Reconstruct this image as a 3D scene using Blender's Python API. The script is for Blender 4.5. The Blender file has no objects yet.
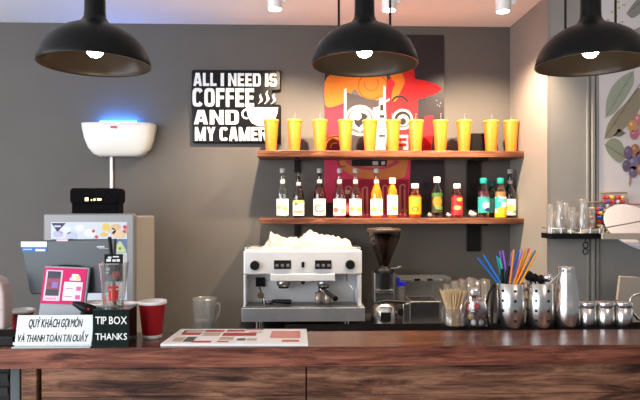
import bpy, math, random
from mathutils import Vector, Matrix
random.seed(7)
PI = math.pi
S = bpy.context.scene
COL = S.collection

# ------------------------------------------------------------------ camera
F = 580.0          # focal length in px of a 640 px wide frame
HZ = 207.0         # row of the horizon
CZ = 1.55          # eye height
YAW = math.radians(1.7)
cam = bpy.data.cameras.new('camera'); cam.sensor_width = 36; cam.lens = 36*F/640
cam.shift_y = (HZ-200)/640
camo = bpy.data.objects.new('camera', cam); COL.objects.link(camo)
camo.location = (0, 0, CZ); camo.rotation_euler = (PI/2, 0, -YAW)
S.camera = camo

def P(px, py, Y):
    """point of the plane y = Y seen at a pixel"""
    xc = (px-320)/F; zc = (HZ-py)/F
    dx = math.sin(YAW) + xc*math.cos(YAW); dy = math.cos(YAW) - xc*math.sin(YAW)
    t = Y/dy
    return Vector((dx*t, Y, CZ + zc*t))
def X(px, Y): return P(px, HZ, Y).x
def Z(py, Y, px=320): return P(px, py, Y).z

# ------------------------------------------------------------------ world, lights, exposure
w = bpy.data.worlds.new('world'); S.world = w; w.use_nodes = True
w.node_tree.nodes['Background'].inputs[0].default_value = (0.90, 0.93, 1.0, 1)
w.node_tree.nodes['Background'].inputs[1].default_value = 0.20
S.view_settings.view_transform = 'Standard'; S.view_settings.look = 'None'
S.view_settings.gamma = 1; S.view_settings.use_curve_mapping = False
S.view_settings.exposure = 0.65

def light(name, kind, loc, target, energy, color, **kw):
    l = bpy.data.lights.new(name, kind); l.energy = energy; l.color = color
    for k, v in kw.items(): setattr(l, k, v)
    o = bpy.data.objects.new(name, l); COL.objects.link(o); o.location = loc
    o.rotation_euler = (Vector(target)-Vector(loc)).to_track_quat('-Z', 'Y').to_euler()
    return o
light('window_daylight', 'AREA', (-2.9, -1.4, 1.9), (0.2, 2.6, 0.8), 105, (0.88, 0.93, 1.0), shape='RECTANGLE', size=3.0, size_y=2.2)
light('left_wall_fill', 'AREA', (-3.4, 1.2, 1.9), (-0.4, 3.0, 1.2), 42, (0.90, 0.94, 1.0), shape='RECTANGLE', size=1.8, size_y=1.8)  # second daylight source added to lift the far left wall, no known window
light('warm_fill_light', 'POINT', (1.5, 0.7, 2.2), (1.5, 0.7, 0), 10, (1.0, 0.74, 0.55), shadow_soft_size=0.12)  # unseen point light added to warm the ceiling, no lamp known there
WARM = (1.0, 0.77, 0.54)
YS = 3.16                                   # row of ceiling spotlights in front of the shelves
SPOTS = [(275, 'white ceiling spotlight above the coffee sign'), (389, 'white ceiling spotlight nearest the middle pendant lamp'),
         (503, 'white ceiling spotlight nearest the wall corner')]
for px, _ in SPOTS:
    x = X(px, YS); z = Z(13, YS)
    light('spot_beam', 'SPOT', (x, YS, z-0.012), (x+0.02, 3.75, 1.30), 108, WARM, spot_size=math.radians(110), spot_blend=0.75, shadow_soft_size=0.03)

# ------------------------------------------------------------------ materials
def mat(name, color, rough=0.5, metal=0.0, emit=None, estr=0, trans=0, alpha=1, spec=0.5, noise=0, nscale=20, bump=0, bscale=60, coat=0):
    m = bpy.data.materials.new(name); m.use_nodes = True
    nt = m.node_tree; b = nt.nodes['Principled BSDF']
    b.inputs['Base Color'].default_value = (*color, 1); b.inputs['Roughness'].default_value = rough
    b.inputs['Metallic'].default_value = metal; b.inputs['Specular IOR Level'].default_value = spec
    b.inputs['Transmission Weight'].default_value = trans; b.inputs['Alpha'].default_value = alpha
    b.inputs['Coat Weight'].default_value = coat
    if emit: b.inputs['Emission Color'].default_value = (*emit, 1); b.inputs['Emission Strength'].default_value = estr
    if noise or bump:
        tc = nt.nodes.new('ShaderNodeTexCoord'); n = nt.nodes.new('ShaderNodeTexNoise')
        n.inputs['Scale'].default_value = nscale; n.inputs['Detail'].default_value = 4
        nt.links.new(tc.outputs['Object'], n.inputs['Vector'])
        if noise:
            r = nt.nodes.new('ShaderNodeValToRGB')
            r.color_ramp.elements[0].position = 0.3; r.color_ramp.elements[1].position = 0.7
            r.color_ramp.elements[0].color = tuple(c*(1-noise) for c in color)+(1,)
            r.color_ramp.elements[1].color = tuple(min(1, c*(1+noise)) for c in color)+(1,)
            nt.links.new(n.outputs['Fac'], r.inputs[0]); nt.links.new(r.outputs[0], b.inputs['Base Color'])
        if bump:
            n2 = nt.nodes.new('ShaderNodeTexNoise'); n2.inputs['Scale'].default_value = bscale; n2.inputs['Detail'].default_value = 3
            nt.links.new(tc.outputs['Object'], n2.inputs['Vector'])
            bp = nt.nodes.new('ShaderNodeBump'); bp.inputs['Strength'].default_value = bump; bp.inputs['Distance'].default_value = 0.01
            nt.links.new(n2.outputs['Fac'], bp.inputs['Height']); nt.links.new(bp.outputs[0], b.inputs['Normal'])
    return m

def glass(name, tint=(1, 1, 1), rough=0.02, base=0.06, haze=0.0, edge=0.6):
    """thin clear glass: tinted see-through plus a mirror sheen towards the edges"""
    m = bpy.data.materials.new(name); m.use_nodes = True; nt = m.node_tree; nt.nodes.clear()
    o = nt.nodes.new('ShaderNodeOutputMaterial'); t = nt.nodes.new('ShaderNodeBsdfTransparent'); g = nt.nodes.new('ShaderNodeBsdfGlossy')
    t.inputs[0].default_value = (*tint, 1); g.inputs[1].default_value = rough
    fr = nt.nodes.new('ShaderNodeLayerWeight'); fr.inputs[0].default_value = 0.35
    mr = nt.nodes.new('ShaderNodeMapRange'); mr.inputs[3].default_value = base; mr.inputs[4].default_value = edge
    mx = nt.nodes.new('ShaderNodeMixShader')
    nt.links.new(fr.outputs['Facing'], mr.inputs[0]); nt.links.new(mr.outputs[0], mx.inputs[0])
    nt.links.new(t.outputs[0], mx.inputs[1]); nt.links.new(g.outputs[0], mx.inputs[2])
    last = mx
    if haze:
        d = nt.nodes.new('ShaderNodeBsdfDiffuse'); d.inputs[0].default_value = (0.8, 0.82, 0.83, 1)
        m2 = nt.nodes.new('ShaderNodeMixShader'); m2.inputs[0].default_value = haze
        nt.links.new(mx.outputs[0], m2.inputs[1]); nt.links.new(d.outputs[0], m2.inputs[2]); last = m2
    nt.links.new(last.outputs[0], o.inputs[0])
    return m

def wood(name, c_dark, c_mid, c_light, rough=0.4, scale=(1.2, 14, 14), knots=True):
    m = bpy.data.materials.new(name); m.use_nodes = True; nt = m.node_tree; b = nt.nodes['Principled BSDF']
    tc = nt.nodes.new('ShaderNodeTexCoord'); mp = nt.nodes.new('ShaderNodeMapping'); mp.inputs['Scale'].default_value = scale
    n = nt.nodes.new('ShaderNodeTexNoise'); n.inputs['Scale'].default_value = 2.2; n.inputs['Detail'].default_value = 9; n.inputs['Roughness'].default_value = 0.72; n.inputs['Distortion'].default_value = 0.9
    n2 = nt.nodes.new('ShaderNodeTexNoise'); n2.inputs['Scale'].default_value = 2.3; n2.inputs['Detail'].default_value = 3
    r = nt.nodes.new('ShaderNodeValToRGB'); e = r.color_ramp.elements
    e[0].position = 0.36; e[0].color = (*c_dark, 1); e[1].position = 0.66; e[1].color = (*c_light, 1)
    k = e.new(0.5); k.color = (*c_mid, 1)
    nt.links.new(tc.outputs['Object'], mp.inputs[0]); nt.links.new(mp.outputs[0], n.inputs[0]); nt.links.new(tc.outputs['Object'], n2.inputs[0])
    mp3 = nt.nodes.new('ShaderNodeMapping'); mp3.inputs['Scale'].default_value = (scale[0]*3, scale[1]*5, scale[2]*5)
    n3 = nt.nodes.new('ShaderNodeTexNoise'); n3.inputs['Scale'].default_value = 2.0; n3.inputs['Detail'].default_value = 5
    nt.links.new(tc.outputs['Object'], mp3.inputs[0]); nt.links.new(mp3.outputs[0], n3.inputs[0])
    fine = nt.nodes.new('ShaderNodeMath'); fine.operation = 'MULTIPLY_ADD'; fine.inputs[1].default_value = 0.28
    ad = nt.nodes.new('ShaderNodeMath'); ad.operation = 'MULTIPLY_ADD'; ad.inputs[1].default_value = 0.45; 
    sb = nt.nodes.new('ShaderNodeMath'); sb.operation = 'SUBTRACT'; sb.inputs[1].default_value = 0.225+0.14
    nt.links.new(n.outputs['Fac'], sb.inputs[0]); nt.links.new(n2.outputs['Fac'], ad.inputs[0]); nt.links.new(sb.outputs[0], ad.inputs[2])
    nt.links.new(n3.outputs['Fac'], fine.inputs[0]); nt.links.new(ad.outputs[0], fine.inputs[2]); nt.links.new(fine.outputs[0], r.inputs[0])
    last = r.outputs[0]
    if knots:
        mp2 = nt.nodes.new('ShaderNodeMapping'); mp2.inputs['Scale'].default_value = (3.0, 5, 9)
        v = nt.nodes.new('ShaderNodeTexVoronoi'); v.inputs['Scale'].default_value = 1.0
        nt.links.new(tc.outputs['Object'], mp2.inputs[0]); nt.links.new(mp2.outputs[0], v.inputs['Vector'])
        kr = nt.nodes.new('ShaderNodeValToRGB'); kr.color_ramp.elements[0].position = 0.06; kr.color_ramp.elements[0].color = (0.25, 0.22, 0.2, 1)
        kr.color_ramp.elements[1].position = 0.16; kr.color_ramp.elements[1].color = (1, 1, 1, 1)
        mul = nt.nodes.new('ShaderNodeMix'); mul.data_type = 'RGBA'; mul.blend_type = 'MULTIPLY'; mul.inputs[0].default_value = 0.8
        nt.links.new(v.outputs['Distance'], kr.inputs[0]); nt.links.new(last, mul.inputs[6]); nt.links.new(kr.outputs[0], mul.inputs[7]); last = mul.outputs[2]
    nt.links.new(last, b.inputs['Base Color'])
    b.inputs['Roughness'].default_value = rough; b.inputs['Specular IOR Level'].default_value = 0.5 if rough < 0.4 else 0.25
    bp = nt.nodes.new('ShaderNodeBump'); bp.inputs['Strength'].default_value = 0.25; bp.inputs['Distance'].default_value = 0.004
    nt.links.new(n.outputs['Fac'], bp.inputs['Height']); nt.links.new(bp.outputs[0], b.inputs['Normal'])
    return m

def label_mat(name, base, blobs, rough=0.5):
    """printed paper: base colour with round printed spots (u, v, radius_u, radius_v, colour) in the label's own UV space"""
    m = bpy.data.materials.new(name); m.use_nodes = True; nt = m.node_tree; b = nt.nodes['Principled BSDF']; b.inputs['Roughness'].default_value = rough
    tc = nt.nodes.new('ShaderNodeTexCoord'); last = None
    for (u, v, ru, rv, c) in blobs:
        mp = nt.nodes.new('ShaderNodeMapping'); mp.inputs['Location'].default_value = (-u/ru, -v/rv, 0); mp.inputs['Scale'].default_value = (1/ru, 1/rv, 0)
        ln = nt.nodes.new('ShaderNodeVectorMath'); ln.operation = 'LENGTH'
        lt = nt.nodes.new('ShaderNodeMath'); lt.operation = 'LESS_THAN'; lt.inputs[1].default_value = 1
        mx = nt.nodes.new('ShaderNodeMix'); mx.data_type = 'RGBA'
        nt.links.new(tc.outputs['UV'], mp.inputs[0]); nt.links.new(mp.outputs[0], ln.inputs[0]); nt.links.new(ln.outputs['Value'], lt.inputs[0]); nt.links.new(lt.outputs[0], mx.inputs[0])
        if last is None: mx.inputs[6].default_value = (*base, 1)
        else: nt.links.new(last, mx.inputs[6])
        mx.inputs[7].default_value = (*c, 1); last = mx.outputs[2]
    if last is None: b.inputs['Base Color'].default_value = (*base, 1)
    else: nt.links.new(last, b.inputs['Base Color'])
    return m

M = {}
M['wall'] = mat('grey_wall_paint', (0.103, 0.0935, 0.085), 0.75, noise=0.06, nscale=3, bump=0.05, bscale=150)
M['pier'] = mat('pale_grey_paint', (0.265, 0.255, 0.238), 0.7, noise=0.06, nscale=3)
M['return'] = mat('beige_wall_paint', (0.245, 0.220, 0.195), 0.7, noise=0.05, nscale=4)
M['ceil'] = mat('ceiling_paint', (0.88, 0.86, 0.86), 0.85, noise=0.03, nscale=2)
M['floor'] = mat('floor_concrete', (0.42, 0.40, 0.38), 0.5, noise=0.25, nscale=4)
M['black'] = mat('black_satin_metal', (0.005, 0.005, 0.0055), 0.4, spec=0.2)
M['lampblack'] = mat('black_enamel', (0.004, 0.0043, 0.0046), 0.34, spec=0.16)
M['lampinner'] = mat('black_enamel_bulb_glow', (0.020, 0.013, 0.008), 0.30, spec=0.3)  # black enamel with the bulb's brown glow put into its colour
M['blackplastic'] = mat('black_plastic', (0.005, 0.005, 0.0055), 0.45, spec=0.2)
M['rubber'] = mat('black_rubber', (0.004, 0.004, 0.0045), 0.9, spec=0.05)
M['blackfab'] = mat('black_fabric', (0.004, 0.004, 0.0045), 0.95, spec=0.1, bump=0.6, bscale=120)
M['white'] = mat('white_plastic', (0.80, 0.79, 0.76), 0.4)
M['whitepaint'] = mat('white_enamel', (0.82, 0.82, 0.82), 0.35)
M['cream'] = mat('cream_plastic', (0.86, 0.83, 0.75), 0.4)
M['ink'] = mat('black_ink', (0.006, 0.006, 0.0065), 0.6, spec=0.15)
M['redink'] = mat('red_ink', (0.62, 0.07, 0.05), 0.5)
M['steel'] = mat('brushed_steel', (0.66, 0.645, 0.62), 0.25, 1.0, noise=0.03, nscale=40)
M['steeldark'] = mat('dark_steel', (0.34, 0.34, 0.35), 0.3, 1.0)
M['steelpanel'] = mat('satin_steel_panel', (0.78, 0.79, 0.80), 0.36, 0.45, noise=0.06, nscale=5)
M['traysteel'] = mat('tray_steel', (0.42, 0.45, 0.48), 0.38, 0.8, noise=0.1, nscale=9)
M['chrome'] = mat('chrome', (0.8, 0.8, 0.8), 0.12, 1.0)
M['brass'] = mat('brass', (0.55, 0.40, 0.20), 0.3, 1.0)
M['fridge'] = mat('fridge_grey', (0.185, 0.183, 0.179), 0.4, 0.25)
M['fridgeside'] = mat('fridge_side_grey', (0.25, 0.235, 0.215), 0.5, 0.1)
M['gasket'] = mat('gasket_grey', (0.10, 0.10, 0.10), 0.6)
M['pos'] = mat('slate_plastic', (0.042, 0.052, 0.060), 0.35)
M['greyplastic'] = mat('grey_plastic', (0.30, 0.32, 0.35), 0.4)
M['pink'] = mat('magenta_print', (0.62, 0.006, 0.12), 0.4, spec=0.2)
M['palepink'] = mat('pale_pink_plastic', (0.50, 0.40, 0.38), 0.5)
M['cupred'] = mat('red_paper', (0.30, 0.006, 0.010), 0.5, spec=0.2)
M['paper'] = mat('white_paper', (0.84, 0.83, 0.80), 0.55)
M['yellow'] = mat('orange_yellow_plastic', (0.90, 0.19, 0.02), 0.32, noise=0.12, nscale=70)
M['yellowlid'] = mat('yellow_lid', (0.92, 0.27, 0.03), 0.3)
M['glass'] = glass('clear_glass', haze=0.008)
M['glassrack'] = glass('glint_haze_glass', haze=0.04)  # whitish haze mixed into the glass stands in for bright glints
M['frost'] = glass('cloudy_plastic', (0.86, 0.87, 0.88), 0.25, 0.03, 0.07, 0.4)
M['cupclear'] = glass('clear_plastic', (0.95, 0.95, 0.95), 0.05, 0.05, 0.06)
M['acryl'] = mat('white_acrylic', (0.40, 0.43, 0.41), 0.08, spec=0.8)
M['acryledge'] = mat('clear_acrylic_edge', (0.50, 0.53, 0.53), 0.1)
M['tipbox'] = mat('dark_green_acrylic', (0.005, 0.012, 0.010), 0.08, spec=0.4)
M['towel'] = mat('white_towel_cotton', (0.40, 0.365, 0.305), 0.95, bump=0.35, bscale=160)
M['bean'] = mat('roasted_beans', (0.016, 0.007, 0.004), 0.7, spec=0.2, noise=0.6, nscale=160, bump=0.9, bscale=160)
M['smoke'] = glass('smoky_hopper', (0.50, 0.45, 0.42), 0.05, 0.02, edge=0.14)
M['boxclear'] = glass('clear_box_plastic', (0.86, 0.87, 0.88), 0.1, 0.05, 0.03, 0.35)
M['stick'] = mat('pale_birch', (0.62, 0.44, 0.24), 0.6, noise=0.2, nscale=30)
M['bulb'] = mat('lit_bulb', (1, 0.9, 0.75), 0.5, emit=(1.0, 0.82, 0.55), estr=55)
M['lens'] = mat('lit_lens', (1, 0.95, 0.9), 0.5, emit=(1.0, 0.88, 0.74), estr=12)
M['uv'] = mat('blue_tube', (0.2, 0.5, 1), 0.5, emit=(0.03, 0.22, 1.0), estr=80)
M['bar_top'] = wood('bar_top_wood', (0.035, 0.011, 0.008), (0.105, 0.036, 0.022), (0.20, 0.078, 0.048), 0.24, (1.0, 16, 16), knots=False)
M['bar_edge'] = wood('bar_edge_wood', (0.032, 0.009, 0.006), (0.145, 0.044, 0.026), (0.30, 0.108, 0.066), 0.45, (1.3, 12, 16))
M['bar_front'] = wood('bar_front_wood', (0.022, 0.008, 0.005), (0.120, 0.050, 0.028), (0.29, 0.140, 0.082), 0.6, (1.6, 10, 13))
M['shelfwood'] = wood('shelf_wood', (0.05, 0.016, 0.008), (0.14, 0.05, 0.026), (0.25, 0.11, 0.06), 0.4, (1.3, 14, 18), knots=False)
M['mural'] = mat('mural_paper', (0.66, 0.62, 0.61), 0.6)
M['board'] = mat('beige_board', (0.42, 0.36, 0.29), 0.55)
M['disc'] = mat('white_disc', (0.58, 0.545, 0.555), 0.5, noise=0.02, nscale=40)
M['counter'] = mat('counter_dark_stone', (0.03, 0.03, 0.032), 0.35)
def C(c, rough=0.5):
    k = ('c',)+tuple(c)+(rough,)
    if k not in M: M[k] = mat('print_%d' % len(M), c, rough, spec=0.25)
    return M[k]

# ------------------------------------------------------------------ mesh builder
class MB:
    def __init__(s): s.v = []; s.f = []; s.m = []; s.sm = []; s.mats = []; s.uv = {}
    def mi(s, m):
        if m not in s.mats: s.mats.append(m)
        return s.mats.index(m)
    def raw(s, vs, fs, m, smooth=False, T=None):
        o = len(s.v); k = s.mi(m)
        s.v += [T @ Vector(p) if T else Vector(p) for p in vs]
        for f in fs: s.f.append([o+i for i in f]); s.m.append(k); s.sm.append(smooth)
        return s
    def box(s, x0, x1, y0, y1, z0, z1, m, T=None, cham=0.0):
        if cham <= 0:
            vs = [(x, y, z) for z in (z0, z1) for y in (y0, y1) for x in (x0, x1)]
            fs = [(0, 2, 3, 1), (4, 5, 7, 6), (0, 1, 5, 4), (2, 6, 7, 3), (0, 4, 6, 2), (1, 3, 7, 5)]
            return s.raw(vs, fs, m, False, T)
        c = min(cham, (x1-x0)*.45, (z1-z0)*.45, (y1-y0)*.45)
        # rounded rectangle in x-z, chamfered towards front and back
        def ring(ins, y):
            r = c; pts = []
            for cx, cz, a0 in ((x1-r, z1-r, 0), (x0+r, z1-r, PI/2), (x0+r, z0+r, PI), (x1-r, z0+r, 1.5*PI)):
                for i in range(4):
                    a = a0+PI/2*i/3; pts.append((cx+(r-ins)*math.cos(a), y, cz+(r-ins)*math.sin(a)))
            return pts
        e = c*0.6
        rs = [ring(e, y0), ring(e*.3, y0+e*.3), ring(0, y0+e), ring(0, y1-e), ring(e*.3, y1-e*.3), ring(e, y1)]
        n = 16; vs = [p for r in rs for p in r]; fs = []
        for k in range(5):
            for i in range(n):
                j = (i+1) % n; fs.append((k*n+i, k*n+j, (k+1)*n+j, (k+1)*n+i))
        s.raw(vs, fs, m, False, T)
        s.raw(rs[0], [tuple(range(n))], m, False, T); s.raw(rs[-1], [tuple(reversed(range(n)))], m, False, T)
        return s
    def lathe(s, prof, m, c=(0, 0, 0), n=28, cap0=True, cap1=True, T=None, smooth=True, axis='Z'):
        vs = []; fs = []
        for r, z in prof:
            for i in range(n):
                a = 2*PI*i/n; p = (r*math.cos(a), r*math.sin(a), z)
                if axis == 'Y': p = (p[0], p[2], p[1])
                if axis == 'X': p = (p[2], p[0], p[1])
                vs.append((c[0]+p[0], c[1]+p[1], c[2]+p[2]))
        for k in range(len(prof)-1):
            for i in range(n):
                j = (i+1) % n; fs.append((k*n+i, k*n+j, (k+1)*n+j, (k+1)*n+i))
        s.raw(vs, fs, m, smooth, T)
        if cap0: s.raw(vs[:n], [tuple(reversed(range(n)))], m, False, T)
        if cap1: s.raw(vs[-n:], [tuple(range(n))], m, False, T)
        return s
    def tube(s, pts, r, m, n=8, T=None, cap=True):
        pts = [Vector(p) for p in pts]; rs = r if isinstance(r, (list, tuple)) else [r]*len(pts)
        vs = []; fs = []; up = None
        for i, p in enumerate(pts):
            d = (pts[min(i+1, len(pts)-1)]-pts[max(i-1, 0)]).normalized()
            if up is None: up = d.orthogonal().normalized()
            up = (up - d*up.dot(d)).normalized(); sd = d.cross(up)
            for k in range(n):
                a = 2*PI*k/n; vs.append(p+(up*math.cos(a)+sd*math.sin(a))*rs[i])
        for i in range(len(pts)-1):
            for k in range(n):
                j = (k+1) % n; fs.append((i*n+k, i*n+j, (i+1)*n+j, (i+1)*n+k))
        s.raw(vs, fs, m, True, T)
        if cap: s.raw(vs[:n], [tuple(reversed(range(n)))], m, False, T); s.raw(vs[-n:], [tuple(range(n))], m, False, T)
        return s
    def ball(s, c, r, m, n=16, T=None, sc=(1, 1, 1)):
        h = n//2; vs = []; fs = []
        for k in range(h+1):
            a = PI*k/h
            for i in range(n):
                b = 2*PI*i/n
                vs.append((c[0]+r*sc[0]*math.sin(a)*math.cos(b), c[1]+r*sc[1]*math.sin(a)*math.sin(b), c[2]+r*sc[2]*math.cos(a)))
        for k in range(h):
            for i in range(n):
                j = (i+1) % n; fs.append((k*n+i, (k+1)*n+i, (k+1)*n+j, k*n+j))
        return s.raw(vs, fs, m, True, T)
    def poly(s, pts, y, m, th=0.0006, T=None):
        """flat printed shape in the x-z plane facing -y, pts = [(x, z)]"""
        n = len(pts)
        vs = [(p[0], y, p[1]) for p in pts] + [(p[0], y+th, p[1]) for p in pts]
        A = sum(pts[i][0]*pts[(i+1) % n][1]-pts[(i+1) % n][0]*pts[i][1] for i in range(n))
        fr = list(range(n)) if A > 0 else list(reversed(range(n)))
        fs = [tuple(fr), tuple(n+i for i in reversed(fr))]
        for q in range(n):
            a, b = fr[q], fr[(q+1) % n]; fs.append((b, a, n+a, n+b))
        return s.raw(vs, fs, m, False, T)
    def text(s, txt, x0, x1, z0, z1, y, m, bold=0.02, shear=0.0, ext=0.0006, T=None):
        V = []; Fs = []; adv = 0.0
        for wd in txt.split(' '):
            for ch in wd:
                cu = bpy.data.curves.new('t', 'FONT'); cu.body = ch; cu.offset = 0.0 if ch in 'MN' and bold < .02 else bold; cu.resolution_u = 3; cu.fill_mode = 'BOTH'; cu.extrude = 0.05
                o = bpy.data.objects.new('t', cu); COL.objects.link(o)
                me = bpy.data.meshes.new_from_object(o.evaluated_get(bpy.context.evaluated_depsgraph_get()))
                lo = min(v.co.x for v in me.vertices if v.co.y < 0.8); k0 = len(V)
                V += [(v.co.x-lo+adv, v.co.y, v.co.z) for v in me.vertices]; Fs += [tuple(k0+i for i in p.vertices) for p in me.polygons]
                adv = max(q[0] for q in V[k0:])+0.075
                bpy.data.objects.remove(o); bpy.data.curves.remove(cu); bpy.data.meshes.remove(me)
            adv += 0.24
        V = [(v[0]+shear*v[1], v[1], v[2]) for v in V]
        ax, bx, ay, by = min(v[0] for v in V), max(v[0] for v in V), min(v[1] for v in V), max(v[1] for v in V)
        vs = [(x0+(v[0]-ax)/(bx-ax)*(x1-x0), y-ext*(v[2]+0.05)/0.1, z0+(v[1]-ay)/(by-ay)*(z1-z0)) for v in V]
        return s.raw(vs, Fs, m, False, T)
    def block(s, txt, x0, x1, z0, z1, y, m, th=0.004):
        """heavy condensed block capitals filling a box"""
        def ring(a0, a1, cy=.5, ry=.5, iy=.32, ix=.17, n=16):
            def pt(a, rx, r2):
                c, q = math.cos(a), math.sin(a); e = .55
                return (.5+rx*math.copysign(abs(c)**e, c), cy+r2*math.copysign(abs(q)**e, q))
            out = []
            for i in range(n):
                a, b = a0+(a1-a0)*i/n, a0+(a1-a0)*(i+1)/n
                out.append([pt(a, .5, ry), pt(b, .5, ry), pt(b, ix, iy), pt(a, ix, iy)])
            return out
        r = lambda a, b, c, d: [(a, b), (c, b), (c, d), (a, d)]
        G = {'A': (1.05, [[(0, 0), (.31, 0), (.58, 1), (.26, 1)], [(1, 0), (.69, 0), (.42, 1), (.74, 1)], [(.2, .18), (.8, .18), (.76, .36), (.24, .36)]]),
             'L': (.78, [r(0, 0, .42, 1), r(.42, 0, 1, .2)]), 'I': (.42, [r(0, 0, 1, 1)]),
             'N': (1.05, [r(0, 0, .32, 1), r(.68, 0, 1, 1), [(.32, 1), (.1, 1), (.68, 0), (.9, 0)]]),
             'E': (.82, [r(0, 0, .42, 1), r(.42, 0, 1, .2), r(.42, .41, .92, .59), r(.42, .8, 1, 1)]),
             'F': (.80, [r(0, 0, .42, 1), r(.42, .41, .92, .59), r(.42, .8, 1, 1)]),
             'D': (1.0, [r(0, 0, .35, 1), r(.35, .82, .55, 1), r(.35, 0, .55, .18)]+ring(-PI/2, PI/2)), 'O': (1.0, ring(0, 2*PI)),
             'C': (1.0, ring(.16*PI, 1.84*PI)), 'M': (1.3, [r(0, 0, .27, 1), r(.73, 0, 1, 1), [(.27, 1), (.06, 1), (.4, 0), (.6, 0)], [(.73, 1), (.94, 1), (.6, 0), (.4, 0)]]),
             'S': (.95, ring(.06*PI, 1.5*PI, .70, .30, .11)+ring(-1.0*PI, .5*PI, .30, .30, .11)),
             'Y': (1.0, [r(.33, 0, .67, .5), [(0, 1), (.34, 1), (.62, .42), (.33, .42)], [(1, 1), (.66, 1), (.38, .42), (.67, .42)]]),
             'R': (1.0, [r(0, 0, .35, 1), r(.35, .83, .55, 1), r(.35, .44, .55, .61)]+ring(-PI/2, PI/2, .72, .28, .11)+[[(.45, .46), (.75, .46), (1, 0), (.66, 0)]])}
        W = sum(.38 if c == ' ' else G[c][0]+.13 for c in txt)-.13; k = (x1-x0)/W; x = x0
        for c in txt:
            if c == ' ': x += .38*k; continue
            adv, ps = G[c]
            for j, p in enumerate(ps): s.poly([(x+u*adv*k, z0+v*(z1-z0)) for u, v in p], y-.00002*j, m, th)
            x += (adv+.13)*k
        return s
    def patch(s, r, z0, z1, a0, a1, m, c=(0, 0, 0), n=14, r1=None, T=None):
        """curved label with UVs; a = 0 faces -y"""
        o = len(s.f); vs = []; fs = []; r1 = r1 or r
        for i in range(n+1):
            a = a0+(a1-a0)*i/n
            for rr, z in ((r, z0), (r1, z1)): vs.append((c[0]+rr*math.sin(a), c[1]-rr*math.cos(a), c[2]+z))
        for i in range(n): fs.append((2*i, 2*i+2, 2*i+3, 2*i+1))
        s.raw(vs, fs, m, True, T)
        for i in range(n): s.uv[o+i] = [(i/n, 0), ((i+1)/n, 0), ((i+1)/n, 1), (i/n, 1)]
        return s
    def build(s, name, parent=None, world=False, bevel=0, seg=2):
        me = bpy.data.meshes.new(name); off = Vector((0, 0, 0))
        if world and parent is not None:
            q = parent
            while q is not None: off += q.location; q = q.parent
        me.from_pydata([tuple(p-off) for p in s.v], [], s.f)
        for m in s.mats: me.materials.append(m)
        for i, p in enumerate(me.polygons): p.material_index = s.m[i]; p.use_smooth = s.sm[i]
        if s.uv:
            L = me.uv_layers.new(name='UVMap')
            for i, uvs in s.uv.items():
                for k, li in enumerate(me.polygons[i].loop_indices): L.data[li].uv = uvs[k]
        me.update()
        o = bpy.data.objects.new(name, me); COL.objects.link(o)
        if parent is not None: o.parent = parent
        if bevel:
            b = o.modifiers.new('bevel', 'BEVEL'); b.width = bevel; b.segments = seg; b.limit_method = 'ANGLE'; b.angle_limit = math.radians(40)
        return o

def tag(o, label, cat, group=None, kind=None):
    o['label'] = label; o['category'] = cat
    if group: o['group'] = group
    if kind: o['kind'] = kind
    return o
def thing(name, label, cat, loc=(0, 0, 0), rz=0, group=None):
    o = bpy.data.objects.new(name, None); COL.objects.link(o); o.empty_display_size = 0.05
    o.location = loc; o.rotation_euler = (0, 0, rz)
    return tag(o, label, cat, group)
def struct(name, mb, **k):
    o = mb.build(name, **k); o['kind'] = 'structure'; return o
def dup(root, loc, label=None, rz=None):
    r = root.copy(); COL.objects.link(r); r.location = loc
    if label: r['label'] = label
    if rz is not None: r.rotation_euler = (0, 0, rz)
    for ch in list(root.children):
        c = ch.copy(); COL.objects.link(c); c.parent = r
        for g in list(ch.children):
            d = g.copy(); COL.objects.link(d); d.parent = c
    return r
def xz(pts, Y): return [(P(px, py, Y).x, P(px, py, Y).z) for px, py in pts]
def circ(cx, cy, r, n=24, ry=None, a0=0, a1=2*PI): return [(cx+r*math.cos(a0+(a1-a0)*i/n), cy-(ry or r)*math.sin(a0+(a1-a0)*i/n)) for i in range(n)]

# ------------------------------------------------------------------ setting
YW = 3.87
ZC = Z(25, YW, 290)                      # ceiling height
XR = X(510, YW)                          # alcove corner
YP = YW
for i in range(200):                     # depth where the return wall reaches px 547
    YP -= 0.005
    if X(547, YP) <= XR: break
XL, XE, YB = -3.6, 3.0, -2.6
struct('floor', MB().box(XL, XE, YB, YW+0.1, -0.05, 0, M['floor']))
struct('ceiling', MB().box(XL, XE, YB, YW+0.1, ZC, ZC+0.05, M['ceil']))
struct('wall_back', MB().box(XL, XR, YW, YW+0.1, 0, ZC, M['wall']))
struct('wall_return', MB().box(XR, XR+0.02, YP, YW+0.1, 0, ZC, M['return']))
struct('wall_right', MB().box(XR+0.02, XE, YP, YP+0.1, 0, ZC, M['pier']))
mb = MB()
for a, b, d in ((586, 588.5, .012), (590.5, 593.5, .022), (595, 598, .014)): mb.box(X(a, YP), X(b, YP), YP-d, YP-0.0005, 0.9, ZC, M['pier'])
struct('trim_1', mb, bevel=0.003)

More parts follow.
